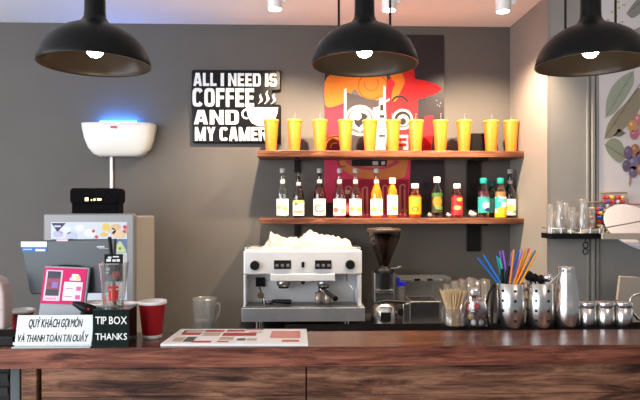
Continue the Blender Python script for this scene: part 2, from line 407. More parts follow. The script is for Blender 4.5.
# ------------------------------------------------------------------ printed panels
def at(o): return None
YM = YP-0.012
x0 = X(599, YM)
mur = thing('wall_mural', 'white botanical mural of leaves and coffee cherries on the grey wall', 'mural', (x0+0.5, YP, Z(236, YM)))
mb = MB(); mb.box(x0, XE-0.3, YM, YP-0.0005, Z(236, YM, 610), ZC-0.02, M['mural'])
mb.build('panel', mur, world=True)
mb = MB(); lay = YM-0.0005
def soft(pts, it=2):
    for _ in range(it):
        q = []
        for i in range(len(pts)):
            a, b = pts[i], pts[(i+1) % len(pts)]
            q += [(a[0]*.8+b[0]*.2, a[1]*.8+b[1]*.2), (a[0]*.2+b[0]*.8, a[1]*.2+b[1]*.8)]
        pts = q
    return pts
def leaf(pts, c, vein, k):
    mb.poly(xz(soft(pts), YM), lay-0.0004*k, C(c))
    a = Vector(pts[0]); b = Vector(pts[len(pts)//2]); n = Vector((-(b-a).y, (b-a).x)).normalized()*0.35
    mb.poly(xz([tuple(a+n), tuple(b+n), tuple(b-n), tuple(a-n)], YM), lay-0.0004*(k+1), C(vein))
    for t in (0.25, 0.45, 0.65, 0.8):
        q = a+(b-a)*t
        for sg in (-1, 1):
            e = q+(b-a)*0.14+n*sg*9*(1-abs(t-.5)); mb.poly(xz([tuple(q+n*.5), tuple(e), tuple(q-n*.5+(b-a)*.02)], YM), lay-0.0004*(k+1), C(vein))
leaf([(605, 118), (606, 100), (612, 86), (622, 76), (634, 70), (634, 84), (626, 98), (614, 114)], (0.33, 0.36, 0.28), (0.20, 0.24, 0.18), 1)
leaf([(604, 139), (607, 125), (615, 113), (626, 103), (640, 84), (642, 104), (634, 120), (620, 132), (611, 138)], (0.30, 0.26, 0.18), (0.16, 0.13, 0.09), 3)
leaf([(626, 133), (618, 128), (616, 133), (612, 136), (620, 137)], (0.20, 0.20, 0.12), (0.12, 0.12, 0.08), 3)
leaf([(604, 144), (613, 137), (622, 142), (626, 158), (619, 164), (608, 154)], (0.27, 0.29, 0.21), (0.14, 0.17, 0.11), 5)
leaf([(626, 14), (632, 5), (640, -4), (650, -6), (648, 4), (640, 14), (632, 19)], (0.26, 0.24, 0.23), (0.15, 0.14, 0.13), 1)
leaf([(626, 34), (640, 28), (660, 18), (655, 30), (640, 40)], (0.33, 0.27, 0.22), (0.2, 0.16, 0.12), 1)
leaf([(640, 40), (650, 20), (668, 10), (664, 34), (648, 52)], (0.30, 0.30, 0.22), (0.2, 0.2, 0.12), 2)
for (px, py, rx, ry, c) in [(632, 126, 5, 6, (.60, .30, .12)), (638, 120, 4.5, 6, (.55, .22, .24)), (634, 134, 4.5, 6, (.48, .16, .22)), (642, 130, 5, 6, (.52, .25, .30)), (646, 118, 5, 6, (.6, .3, .15)),
                            (628, 153, 4.5, 7, (.16, .12, .18)), (635, 150, 4.5, 6, (.40, .18, .10)), (626, 166, 4, 6, (.13, .10, .15)), (633, 163, 5, 7, (.20, .16, .24)), (640, 158, 5, 7, (.15, .11, .16)), (633, 172, 4.5, 6, (.17, .13, .20)), (641, 170, 4.5, 6, (.45, .22, .12)), (648, 160, 5, 7, (.2, .15, .2))]:
    k = 8 + (px*7 % 5)
    mb.poly(xz(circ(px, py, rx, 18, ry), YM), lay-0.0004*k, C(c)); mb.poly(xz(circ(px-rx*.3, py-ry*.3, rx*.3, 10, ry*.3), YM), lay-0.0004*(k+1), C(tuple(min(1, v*1.7) for v in c)))
mb.poly(xz([(629.5, 176), (631.5, 176), (631.5, 182), (630, 187), (628.5, 184)], YM), lay-0.002, C((.40, .24, .14)))
for px, py in ((608, 20), (612, 12), (616, 16), (619, 8), (622, 22), (613, 27), (624, 5), (618, 2), (621, 60)):
    mb.poly(xz(circ(px, py, 1.8, 9, 1.3), YM), lay-0.0004, C((.52, .44, .24)))
mb.build('print', mur, world=True)

YO = YW-0.012
po = thing('pop_art_poster', 'dark pop-art poster with orange hair, red hat and a camera', 'poster', (X(385, YW), YW, Z(218, YW)))
mb = MB(); a, b = P(325, 34, YO), P(444, 218, YO)
mb.box(a.x, b.x, YO, YW-0.0005, b.z, a.z, C((0.022, 0.017, 0.022), 0.35)); mb.build('panel', po, world=True)
mb = MB()
def zp(pts, sc=4.0, ox=320, oy=30): return xz([(ox+u/sc, oy+v/sc) for u, v in pts], YO)
def pl(pts, k, c): mb.poly(pts, YO-0.0006-0.0005*k, C(c, 0.65), 0.0004)
RED, ORG, CRM, TAN, DK, WH = (.46, .008, .014), (.48, .125, .008), (.33, .022, .06), (.50, .18, .05), (.012, .011, .012), (.44, .42, .41)
pl(zp([(20, 290), (100, 270), (100, 500), (20, 500)]), 0, (.12, .015, .035))
pl(zp([(262, 215), (300, 170), (372, 100), (380, 195), (430, 205), (468, 218), (489, 236), (474, 250), (430, 268), (391, 278), (391, 520), (262, 520)]), 1, RED)
pl(zp([(420, 345), (452, 342), (446, 500), (408, 500)]), 1, RED)
pl(zp(soft([(18, 170), (255, 130), (268, 190), (266, 238), (252, 265), (228, 284), (200, 284), (165, 270), (138, 232), (120, 262), (104, 290), (40, 312), (18, 302)])), 2, ORG)
pl(zp(soft([(262, 140), (318, 150), (343, 205), (322, 245), (306, 286), (283, 287), (290, 240), (303, 212), (285, 196)])), 3, ORG)
def arc(cx, cy, r, a0, a1, wd, k, c, n=14, sc=4.0, ox=320, oy=30, ry=1.0):
    o = [(cx+(r+wd/2)*math.cos(a0+(a1-a0)*i/n), cy-ry*(r+wd/2)*math.sin(a0+(a1-a0)*i/n)) for i in range(n+1)]
    q = [(cx+(r-wd/2)*math.cos(a0+(a1-a0)*i/n), cy-ry*(r-wd/2)*math.sin(a0+(a1-a0)*i/n)) for i in range(n+1)]
    for i in range(n): pl(zp([o[i], o[i+1], q[i+1], q[i]], sc, ox, oy), k, c)
arc(205, 225, 52, PI*0.75, PI*1.75, 5, 4, (.25, .06, .01)); arc(205, 215, 28, PI*0.9, PI*2.2, 4, 4, (.25, .06, .01)); arc(240, 215, 26, -PI*.4, PI*.4, 4, 4, (.25, .06, .01))
arc(318, 300, 34, PI*0.1, PI*0.85, 9, 4, DK)                                   # brow
pl(zp([(96, 238), (106, 232), (106, 480), (96, 480)]), 4, WH)
pl(zp([(106, 250), (240, 285), (240, 480), (106, 480)]), 3, (.045, .04, .045))
pl(zp([(212, 312), (236, 306), (236, 275), (262, 268), (268, 480), (205, 480)]), 5, WH)
pl(zp([(253, 222), (263, 226), (263, 285), (278, 272), (278, 282), (253, 296)]), 6, WH)
pl(zp([(240, 300), (254, 298), (254, 322), (240, 324)]), 6, DK); pl(zp([(238, 340), (258, 340), (258, 352), (238, 352)]), 6, DK); pl(zp([(236, 420), (262, 420), (262, 428), (236, 428)]), 6, DK)
pl(zp(circ(160, 362, 62, 28)), 6, WH); pl(zp(circ(160, 362, 52, 28)), 7, (.08, .075, .08)); pl(zp(circ(160, 358, 44, 28)), 8, (.40, .38, .37)); pl(zp(circ(166, 362, 30, 24)), 9, DK); pl(zp(circ(150, 345, 16, 16)), 10, WH)
pl(zp([(150, 400), (190, 350), (196, 362), (160, 410)]), 10, (.5, .5, .5))
pl(zp(circ(330, 358, 42, 26)), 6, WH); pl(zp(circ(330, 358, 33, 26)), 7, DK); pl(zp(circ(332, 362, 24, 24)), 8, (.30, .29, .29)); pl(zp(circ(330, 366, 14, 18)), 9, DK); pl(zp(circ(322, 350, 7, 12)), 10, WH)
pl(zp([(300, 420), (352, 420), (352, 480), (300, 480)]), 6, WH); pl(zp([(306, 432), (346, 432), (346, 444), (306, 444)]), 7, RED); pl(zp([(306, 454), (346, 454), (346, 466), (306, 466)]), 7, RED)
for i in range(4): arc(60, 470, 18+i*10, PI*0.35, PI*1.05, 6, 5+i % 2, (.60, .16, .015) if i % 2 == 0 else (.2, .05, .01))
B = dict(sc=5.71, ox=320, oy=150)
pl(zp([(25, 20), (520, 20), (512, 210), (495, 382), (80, 382), (80, 300), (25, 300)], **B), 1, (.55, .04, .10))
pl(zp(soft([(110, 10), (506, 10), (500, 100), (480, 168), (300, 168), (190, 150), (130, 112), (112, 80)]), **B), 2, TAN)
arc(300, 40, 150, PI*1.1, PI*1.9, 34, 3, (.42, .05, .09), sc=5.71, ox=320, oy=150, ry=.45)
pl(zp([(180, 52), (385, 46), (378, 92), (182, 92)], **B), 4, DK); pl(zp([(300, 66), (332, 64), (332, 86), (300, 86)], **B), 5, WH); pl(zp([(350, 66), (372, 64), (370, 84), (350, 86)], **B), 5, WH)
arc(130, 70, 26, PI*.6, PI*1.7, 7, 4, (.16, .05, .03), sc=5.71, ox=320, oy=150)
pl(zp([(88, 168), (508, 168), (494, 380), (88, 380)], **B), 3, (.26, .012, .03))
for u in (142, 172, 236, 262, 300, 352, 380, 450, 476):
    pl(zp(soft([(u, 205+(u % 3)*8), (u+12, 200+(u % 3)*8), (u+15, 372), (u+2, 374)], 1), **B), 4, (.46, .20, .20))
for u, v in ((150, 210), (150, 290), (246, 215), (360, 205), (460, 200), (310, 300), (390, 330), (470, 340)):
    arc(u+12, v+10, 13, PI*-.1, PI*1.1, 7, 5, (.46, .20, .20), sc=5.71, ox=320, oy=150)
for u, v in ((470, 300), (478, 304), (466, 282), (482, 292)): pl(zp(circ(u, v, 3, 8, 1.5)), 2, (.3, .3, .32))
pl(zp([(475, 288-2), (489, 286-2), (489, 288), (475, 290)], 4.0, 320, 0), 2, DK)
mb.build('print', po, world=True)

# sign: black die-cut board with white letters
YG = YW-0.03
sg = thing('coffee_sign', 'black cut-out wall sign with white lettering and a coffee cup', 'sign', (X(236, YW), YW, Z(143, YW)))
mb = MB()
for k, (u0, v0, u1, v1) in enumerate(((191.5, 69.5, 281, 91), (191, 86, 273, 110), (191.5, 104, 281, 127), (192, 122, 281, 143.5))):
    a, b = P(u0, v0, YG), P(u1, v1, YG); mb.box(a.x, b.x, YG+0.0003*k, YW-0.0005, b.z, a.z, mat('sign_black', (.005, .005, .006), 0.25, spec=0.2) if k == 0 else M['signb'], cham=0.036)
    if k == 0: M['signb'] = mb.mats[0]
mb.build('backing_board', sg, world=True)
mb = MB()
for s, u0, v0, u1, v1 in (('ALL I NEED IS', 193.5, 73, 277, 86.5), ('COFFEE', 192.5, 88, 254, 107), ('AND', 194, 110, 239, 124.5), ('MY CAMERA', 195, 127, 277, 141)):
    a, b = P(u0, v0, YG), P(u1, v1, YG); mb.block(s, a.x, b.x, b.z, a.z, YG-0.0045, M['whitepaint'])
mb.build('lettering', sg, world=True)
mb = MB()
for i in range(3):
    u = 260+6.5*i; pts = []
    L = [(u-2+1.9*math.sin(t*5.2)+6*t*0.8, 104-t*(10+3*(i == 1))) for t in [q/12 for q in range(13)]]
    wd = [0.25+1.0*math.sin(PI*q/12) for q in range(13)]
    for q in range(12): mb.poly(xz([(L[q][0]-wd[q], L[q][1]), (L[q+1][0]-wd[q+1], L[q+1][1]), (L[q+1][0]+wd[q+1], L[q+1][1]), (L[q][0]+wd[q], L[q][1])], YG), YG-0.0045, M['whitepaint'], 0.004)
cup = [(246.5, 107.5), (278, 107.5), (277.6, 112), (275.5, 118), (271, 123), (266, 126), (258, 126), (252, 123), (248.5, 118), (247, 112)]
mb.poly(xz(cup, YG), YG-0.0045, M['whitepaint'], 0.004)
o = [(246.5+5*math.cos(t), 114-5.2*math.sin(t)) for t in [PI*.45+PI*1.15*q/12 for q in range(13)]]
q2 = [(246.5+3.2*math.cos(t), 114-3.4*math.sin(t)) for t in [PI*.45+PI*1.15*q/12 for q in range(13)]]
for i in range(12): mb.poly(xz([o[i], o[i+1], q2[i+1], q2[i]], YG), YG-0.0042, M['whitepaint'], 0.0038)
mb.build('coffee_cup_emblem', sg, world=True)

# ------------------------------------------------------------------ shelves
YF = 3.62
sh_names = [('upper', 257, 524, 150.6, 157, 'upper brown wooden wall shelf carrying the yellow tumblers'), ('lower', 259, 524, 218.3, 224, 'lower brown wooden wall shelf carrying syrup and juice bottles')]
SHZ = {}
for key, u0, u1, v0, v1, lab in sh_names:
    zt, zb = Z(v0, YF, 390), Z(v1, YF, 390); SHZ[key] = zt
    t = thing('wall_shelf', lab, 'shelf', (X(390, YF), YW, zb), group='wooden wall shelves')
    MB().box(X(u0, YF), X(u1, YF), YF, YW-0.002, zb, zt, M['shelfwood']).build('plank', t, world=True, bevel=0.003)
    for px in (297, 474):
        wv = 0.018 if px == 297 else 0.046
        if px == 474: zl, zh = (zb-0.19 if key == 'lower' else zb-0.35+0.02), zb
        else: zl, zh = zb-0.085, zb
        xb = X(px, YW-0.02)
        mb = MB().box(xb-wv, xb+wv, YW-0.02, YW-0.002, zl, zh-0.0005, M['black'])
        mb.box(xb-wv*.8, xb+wv*.8, YF+0.05, YW-0.02, zb-0.014, zb-0.0005, M['black'])
        mb.build('bracket', t, world=True, bevel=0.002)
# small black block standing on the upper shelf
a, b = P(471, 133.5, 3.80), P(484.5, 150, 3.80)
tag(MB().box(a.x, b.x, 3.78, 3.84, SHZ['upper'], a.z, M['blackplastic']).build('speaker_box', bevel=0.004), 'small black box on the upper shelf behind the yellow tumblers', 'box')

# ------------------------------------------------------------------ yellow tumblers
YT = 3.71
def tumbler(loc, label):
    t = thing('tumbler', label, 'cup', loc, group='yellow tumblers on the upper shelf')
    MB().lathe([(.0325, 0), (.034, .004), (.047, .185), (.0475, .19)], M['yellow'], n=24).build('cup_body', t)
    MB().lathe([(.0495, .19), (.0505, .192), (.0505, .199), (.048, .204), (.02, .207)], M['yellowlid'], n=24).build('lid', t)
    MB().tube([(0.004, 0, .2), (0.006, 0, .25)], .0032, M['cupclear']).build('straw', t)
    return t
cxs = [271, 294.5, 320, 345.5, 370, 393, 416, 440.5, 464, 491, 511]
words = ['first', 'second', 'third', 'fourth', 'fifth', 'sixth', 'seventh', 'eighth', 'ninth']
t0 = None
for i, u in enumerate(cxs):
    loc = (X(u, YT), YT, SHZ['upper'])
    lab = 'yellow lidded tumbler with straw, %s on the upper shelf counting from the coffee sign end' % words[i] if i < 9 else \
        'yellow lidded tumbler with straw, %s counting from the corner end of the shelf' % ('second' if i == 9 else 'first')
    if t0 is None: t0 = tumbler(loc, lab)
    else: dup(t0, loc, lab, rz=i*0.7)

# ------------------------------------------------------------------ bottles
YBt = 3.70
SYR = [(.036, 0), (.0385, .006), (.0385, .150), (.036, .165), (.026, .195), (.0175, .215), (.0145, .235), (.0135, .285), (.015, .288), (.015, .296)]
def syrup(u, lab, tint, liquid, fill, lmat, h=1.0, cap=(.45, .42, .44), Y=YBt, rs=1.0):
    t = thing('syrup_bottle', lab, 'bottle', (X(u, Y), Y, SHZ['lower']), group='bottles on the lower shelf')
    pr = [(r*rs, z*h) for r, z in SYR]
    MB().lathe(pr, glass('bottle_glass', tint, 0.03, 0.08), n=22).build('glass_body', t)
    lq = [(max(.004, r*rs-.0035), max(.004, z*h)) for r, z in SYR if z*h <= fill]
    MB().lathe(lq, liquid, n=20).build('liquid', t)
    MB().patch(.0392*rs, .018*h, .122*h, -1.45, 1.45, lmat).build('label', t)
    MB().patch(.0165*rs, .218*h, .246*h, -PI, PI, C((.40, .36, .36)), r1=.0155*rs, n=18).build('neck_band', t)
    MB().lathe([(.0165*rs, .288*h), (.0168*rs, .312*h), (.0145*rs, .316*h)], C(cap, 0.35), n=18).build('cap', t)
    return t
def liq(c, r=0.25): return C(c, r)
W0 = (.86, .85, .82)
syrup(282.5, 'clear syrup bottle with white label of green fruit, nearest the shelf end by the machine', (.88, .93, .86), liq((.16, .26, .05)), .06, label_mat('label_green', W0, [(.3, .5, .16, .14, (.62, .72, .10)), (.68, .42, .16, .15, (.55, .70, .12)), (.5, .78, .12, .05, (.7, .75, .4))]))
syrup(298.5, 'dark brown syrup bottle with green-topped oval label', (.35, .16, .10), liq((.05, .012, .008)), .26, label_mat('label_oval', W0, [(.5, .95, .5, .18, (.30, .52, .12)), (.35, .75, .12, .10, (.65, .08, .05)), (.5, .25, .35, .10, (.75, .25, .10)), (.5, .5, .3, .10, W0)]), h=.93, cap=(.03, .03, .03), rs=.93)
syrup(319.5, 'dark red syrup bottle with white label bearing a red ring', (.5, .2, .15), liq((.09, .012, .010)), .20, label_mat('label_ring', W0, [(.5, .42, .33, .26, (.70, .16, .10)), (.5, .42, .2, .15, W0), (.7, .5, .12, .15, W0)]))
syrup(339.5, 'red syrup bottle with white label of red fruit', (.9, .6, .58), liq((.42, .03, .02)), .05, label_mat('label_red', W0, [(.25, .33, .17, .16, (.72, .10, .06)), (.7, .28, .16, .14, (.85, .35, .10)), (.5, .8, .2, .05, (.8, .5, .5))]))
syrup(355.5, 'amber syrup bottle with white label of yellow and red fruit', (.9, .7, .6), liq((.55, .20, .03)), .06, label_mat('label_amber', W0, [(.25, .38, .16, .14, (.80, .25, .05)), (.7, .35, .2, .15, (.92, .70, .08))]))
syrup(376.5, 'orange syrup bottle with white label of yellow fruit and long neck', (1, .75, .4), liq((.78, .30, .015)), .215, label_mat('label_orange', W0, [(.3, .36, .2, .16, (.93, .72, .10)), (.75, .3, .15, .12, (.85, .75, .15))]), cap=(.45, .47, .5))
syrup(510, 'dark bottle with white and green label in the shelf corner', (.10, .14, .08), liq((.01, .014, .008)), .2, label_mat('label_corner', W0, [(.4, .45, .25, .2, (.55, .66, .12)), (.7, .2, .2, .1, (.3, .5, .1))]), Y=3.74, cap=(.40, .36, .36))
JUI = [(.034, 0), (.0365, .005), (.037, .11), (.0355, .15), (.027, .175), (.018, .19), (.0165, .20)]
def juice(u, top, lab, tint, liquid, fill, lmat, cap=(.86, .86, .84), w=1.0, Y=YBt, band=None, l0=.03, l1=.12):
    zt = P(u, top, Y).z-SHZ['lower']; k = zt/.228
    t = thing('juice_bottle', lab, 'bottle', (X(u, Y), Y, SHZ['lower']), group='bottles on the lower shelf')
    MB().lathe([(r*w, z*k) for r, z in JUI], glass('juice_glass', tint, 0.03, 0.07), n=22).build('bottle_body', t)
    MB().lathe([(max(.004, r*w-.003), max(.004, z*k)) for r, z in JUI if z <= fill], liquid, n=20).build('liquid', t)
    MB().patch(.0376*w, l0*k, l1*k, -1.45, 1.45, lmat).build('label', t)
    MB().lathe([(.0185*w+.003, .196*k), (.0195*w+.003, .2*k), (.0195*w+.003, .224*k), (.016*w+.003, .228*k)], C(cap, .35), n=20).build('cap', t)
    if band: MB().patch(.0378*w, .004*k, l0*k, -PI, PI, C(band), n=20).build('band', t)
    return t
juice(392.5, 178, 'tall orange juice bottle with white cap and white label', (1, .8, .5), liq((.80, .30, .012)), .19, label_mat('label_lime', W0, [(.55, .33, .15, .10, (.45, .6, .1)), (.7, .3, .1, .08, (.3, .45, .1))]), w=.92, l0=.02, l1=.13)
juice(415, 183.5, 'short orange juice bottle with white cap and bright yellow label', (1, .7, .4), liq((.72, .18, .008)), .165, label_mat('label_passion', (.80, .33, .008), [(.6, .82, .26, .10, (.18, .35, .05)), (.45, .3, .2, .14, (.45, .10, .02)), (.45, .3, .1, .08, (.85, .5, .05))]), w=1.07, l0=.025, l1=.14)
juice(437, 177, 'clear juice bottle with white cap and orange fruit label', (.8, .75, .68), liq((.40, .12, .02)), .05, label_mat('label_citrus', (.035, .04, .015), [(.45, .55, .3, .28, (.70, .19, .015)), (.5, .9, .5, .12, (.05, .14, .02)), (.6, .25, .3, .1, (.15, .25, .05))]), w=.95, l0=.03, l1=.14)
juice(457, 183.5, 'red juice bottle with white cap and red label', (.9, .5, .45), liq((.34, .012, .015)), .15, label_mat('label_berry', (.50, .015, .02), [(.6, .85, .2, .1, (.25, .45, .08)), (.45, .4, .25, .12, (.85, .45, .12)), (.5, .2, .3, .08, (.6, .02, .05))]), w=1.0, l0=.02, l1=.14)
TEAL = (.01, .26, .22)
juice(483.5, 178, 'teal-capped juice bottle with teal label and dark blue fruit', (.75, .6, .6), liq((.16, .03, .06)), .17, label_mat('label_blue', (.02, .34, .30), [(.7, .45, .35, .3, (.80, .86, .84)), (.7, .2, .25, .12, (.02, .04, .20)), (.75, .75, .3, .1, (.1, .45, .45))]), cap=TEAL, w=1.0)
juice(500.5, 178, 'teal-capped juice bottle with yellow base band and orange fruit', (.95, .85, .7), liq((.45, .26, .14)), .17, label_mat('label_peach', (.75, .82, .78), [(.2, .6, .25, .45, (.02, .36, .34)), (.55, .15, .4, .2, (.90, .50, .03)), (.6, .78, .4, .12, (.1, .5, .5))]), cap=TEAL, w=1.0, band=(.85, .42, .01))
juice(492, 181, 'dim teal-capped bottle standing behind the two teal-capped ones', (.3, .35, .35), liq((.03, .05, .05)), .17, label_mat('label_dim', (.02, .12, .11), []), cap=(.01, .10, .09), w=.9, Y=3.80)
juice(347.5, 190, 'small dark red bottle behind the red and amber syrups', (.6, .3, .3), liq((.16, .01, .02)), .15, label_mat('label_small', (.45, .10, .10), [(.5, .5, .3, .3, (.7, .4, .4))]), cap=(.5, .4, .4), w=.7, Y=3.80)
# little pale shells between the bottles
for u, lab in ((429, 'pale grey seashell on the lower shelf beside the orange fruit label'), (447.5, 'small pale seashell half hidden behind the red juice bottle'), (470.5, 'largest pale seashell beside the teal-capped bottles')):
    k = 1.2 if u == 470.5 else 0.85
    mb = MB(); Yq = 3.74
    pts = []
    for q in range(26):
        a = q/25*4.6*PI; r = .026*k*(q/25)**.8
        pts.append((X(u, Yq)+r*.55*math.cos(a)+.012*k*(q/25), Yq+r*.5*math.sin(a), SHZ['lower']+.006+.036*k*(1-(q/25))+.010*k*(q/25)))
    mb.tube(pts, [.004*k+.010*k*(q/25) for q in range(26)], C((.50, .46, .44), .6), n=10)
    zmin = min(v.z for v in mb.v); 
    for v in mb.v: v.z += SHZ['lower']-zmin
    tag(mb.build('seashell'), lab, 'shell', 'seashells between the bottles')

# ------------------------------------------------------------------ insect trap and conduit
tr = thing('insect_trap', 'cream wall uplight insect trap with a blue glow', 'insect trap', (X(118, YW), YW, Z(155, YW)))
mb = MB(); n = 20; rows = [(156, 97.5, 139), (154, 93, 144), (148, 88, 149), (139, 84.5, 152), (129, 82.5, 154), (123.7, 82, 154.3)]
vs = []; fs = []
xm = X(118, 3.80)
for py, u0, u1 in rows:
    w_ = (X(u1, 3.80)-X(u0, 3.80))/2; zz = Z(py, 3.80, 118); cx = (X(u1, 3.80)+X(u0, 3.80))/2
    for i in range(n+1):
        a = -1+2*i/n; ca = abs(a)
        ang = PI*(0.5+0.5*a); sx = -math.cos(ang); sy = math.sin(ang)
        e = 0.35
        vs.append((cx+w_*math.copysign(abs(sx)**e, sx), YW-0.001-0.14*(abs(sy)**e)*(w_/.24), zz))
m_ = n+1
for k in range(len(rows)-1):
    for i in range(n): fs.append((k*m_+i, k*m_+i+1, (k+1)*m_+i+1, (k+1)*m_+i))
fs.append(tuple(reversed(range(m_))))
mb.raw(vs, fs, M['cream'], True); o = mb.build('shell', tr, world=True)
sd = o.modifiers.new('wall', 'SOLIDIFY'); sd.thickness = 0.004; sd.offset = -1
MB().tube([(X(100, 3.84), 3.845, Z(123.5, 3.84)), (X(136, 3.84), 3.845, Z(123.5, 3.84))], 0.010, M['uv']).build('blue_tube', tr, world=True)
a, b = P(110.5, 126, 3.725), P(116, 128, 3.725); MB().box(a.x, b.x, 3.722, 3.735, b.z, a.z, C((.6, .12, .12))).build('badge', tr, world=True)
tag(MB().box(X(110.5, YW), X(113.5, YW), YW-0.016, YW-0.0005, 1.2, Z(154.6, YW, 112), M['whitepaint']).build('cable_conduit', bevel=.003), 'white cable conduit running down the wall below the insect trap', 'conduit')

# ------------------------------------------------------------------ pendant lamps
YL = 2.0
def pendant(u, label, rods):
    zr = P(u, 65.3, YL).z
    t = thing('pendant_lamp', label, 'lamp', (X(u, YL), YL, zr), group='black dome pendant lamps over the bar')
    out = [(.1845, 0), (.185, .006), (.181, .022), (.173, .045), (.158, .074), (.134, .099), (.104, .119), (.072, .133), (.052, .142), (.042, .153), (.036, .165)]
    inn = [(r-.004, z-.001 if z > .01 else z) for r, z in out][::-1]
    MB().lathe(out, M['lampblack'], n=48, cap0=False, cap1=False).lathe([out[0]]+inn[::-1], M['lampinner'], n=48, cap0=False, cap1=False).build('shade', t)
    MB().lathe([(.0365, .160), (.0345, .185), (.0335, .30), (.028, .31), (.012, .315)], M['lampblack'], n=28).build('neck', t)
    MB().tube([(0, 0, .312), (0, 0, ZC-zr)], .006, M['black']).build('cord', t)
    MB().lathe([(.050, ZC-zr-.03), (.052, ZC-zr-.001)], M['black'], n=24).build('canopy', t)
    MB().lathe([(.020, .075), (.020, .158)], M['black'], n=18).build('socket', t)
    MB().ball((0, 0, .050), .025, M['bulb'], 18, sc=(1.1, 1.1, .95)).build('bulb', t)
    if rods:
        for sx in (-1, 1): MB().tube([(sx*.089, 0, .124), (sx*.089, 0, ZC-zr)], .0042, M['black']).build('suspension_rod', t)
pendant(95, 'black dome pendant lamp hanging above the card terminal end of the bar', False)
pendant(364.5, 'black dome pendant lamp hanging in front of the pop-art poster', True)
pendant(590.5, 'black dome pendant lamp hanging in front of the botanical mural', True)

for px, lab in SPOTS:
    zb = Z(10, YS); t = thing('ceiling_spotlight', lab, 'spotlight', (X(px, YS), YS, zb), group='white ceiling spotlights')
    MB().lathe([(.036, .002), (.040, .010), (.040, ZC-zb)], M['whitepaint'], n=24, cap0=True).build('can', t)
    MB().lathe([(.034, .0005), (.034, .002)], M['lens'], n=24).build('lens', t)
    MB().box(.040, .062, -.02, .02, .035, ZC-zb, M['whitepaint']).build('driver_box', t, bevel=.003)

# ------------------------------------------------------------------ fridge with bag
Yf = 3.2
fr = thing('fridge', 'grey upright fridge with a printed food banner behind the terminal', 'fridge', (X(88, Yf), Yf+.25, 0))
zt = Z(213.5, Yf, 88)
MB().box(X(44, Yf)+.004, X(134, Yf)-.004, Yf+.055, 3.66, 0.03, zt-.018, M['fridgeside']).build('cabinet', fr, world=True, bevel=.008)
MB().box(X(43, Yf), X(134.5, Yf), Yf, Yf+.05, 0.06, zt, M['fridge'], cham=.015).build('door', fr, world=True)
MB().box(X(46, Yf), X(131, Yf), Yf+.05, Yf+.055, 0.08, zt-.02, M['gasket']).build('gasket', fr, world=True)
for sx in (50, 128):
    for y in (Yf+.1, 3.6): MB().lathe([(.02, 0), (.02, .03)], M['black'], c=(X(sx, Yf), y, 0)).build('foot', fr, world=True)
mb = MB(); yb = Yf-.0006
def fp(pts, k, c): mb.poly(xz(pts, Yf), yb-.0005*k, C(c, .4), .0004)
fp([(51, 222), (127, 222), (127, 300), (51, 300)], 0, (.55, .60, .66))
for u, v, r, c in ((66, 230, 6, (.62, .66, .72)), (80, 228, 5, (.68, .70, .74)), (72, 236, 6, (.45, .50, .62)), (90, 233, 6, (.70, .71, .73)), (58, 234, 5, (.46, .42, .58))): fp(circ(u, v, r, 16, r*.7), 1, c)
fp([(51.5, 223), (66, 223), (57.5, 232)], 2, (.03, .025, .10)); fp([(54.5, 225.5), (61, 225.5), (61, 227), (54.5, 227)], 3, (.6, .6, .65))
for u, v, r in ((93.5, 231, 1.7), (96.5, 237, 1.7), (125, 227, 2)): fp(circ(u, v, r, 12), 2, (.55, .05, .06))
for u, v, rx, ry, c in ((116, 227, 5, 3, (.62, .42, .22)), (119, 234, 7, 4.5, (.70, .50, .30)), (106, 227, 4, 4, (.70, .50, .10)), (104, 234.5, 4, 2, (.68, .45, .08)), (112, 231, 4, 3, (.66, .5, .35)), (126, 231, 3, 2, (.6, .2, .2))): fp(circ(u, v, rx, 16, ry), 2, c)
fp([(51, 239), (127, 239), (127, 253), (51, 253)], 1, (.10, .16, .30))
fp([(114, 252.5), (126, 252.5), (126, 250), (121, 241.5), (119, 241.5), (114, 249)], 2, (.45, .56, .28)); fp([(117, 250.5), (123.5, 250.5), (120, 244.5)], 3, (.66, .60, .22)); fp(circ(120, 248.5, 1.6, 10), 4, (.12, .25, .08))
fp([(108, 254), (127, 254), (127, 292), (108, 292)], 2, (.50, .48, .46))
mb.build('banner_sticker', fr, world=True)
# bag
bg = thing('handbag', 'black boxy handbag with small gold clasp on top of the fridge', 'bag', (X(94, 3.3), 3.33, zt-.018))
a, b = P(71, 189, 3.27), P(117, 213, 3.27)
MB().box(a.x, b.x, 3.27, 3.40, zt-.018, a.z-.004, M['blackfab'], cham=.022).build('bag_body', bg, world=True)
a2, b2 = P(69.5, 188, 3.262), P(118, 204, 3.262)
MB().box(a2.x, b2.x, 3.258, 3.405, b2.z, a2.z, M['blackfab'], cham=.02).build('flap', bg, world=True)
mb = MB()
for u, v, r in ((87, 199.3, 1.7), (91.8, 200, .7), (94.8, 199.6, 1.0), (98.6, 199.5, 1.1), (100.8, 199.5, 1.0)):
    p = P(u, v, 3.258); h_ = r/178; mb.box(p.x-h_, p.x+h_, 3.252, 3.259, p.z-h_, p.z+h_, M['brass'])
mb.build('clasp', bg, world=True)

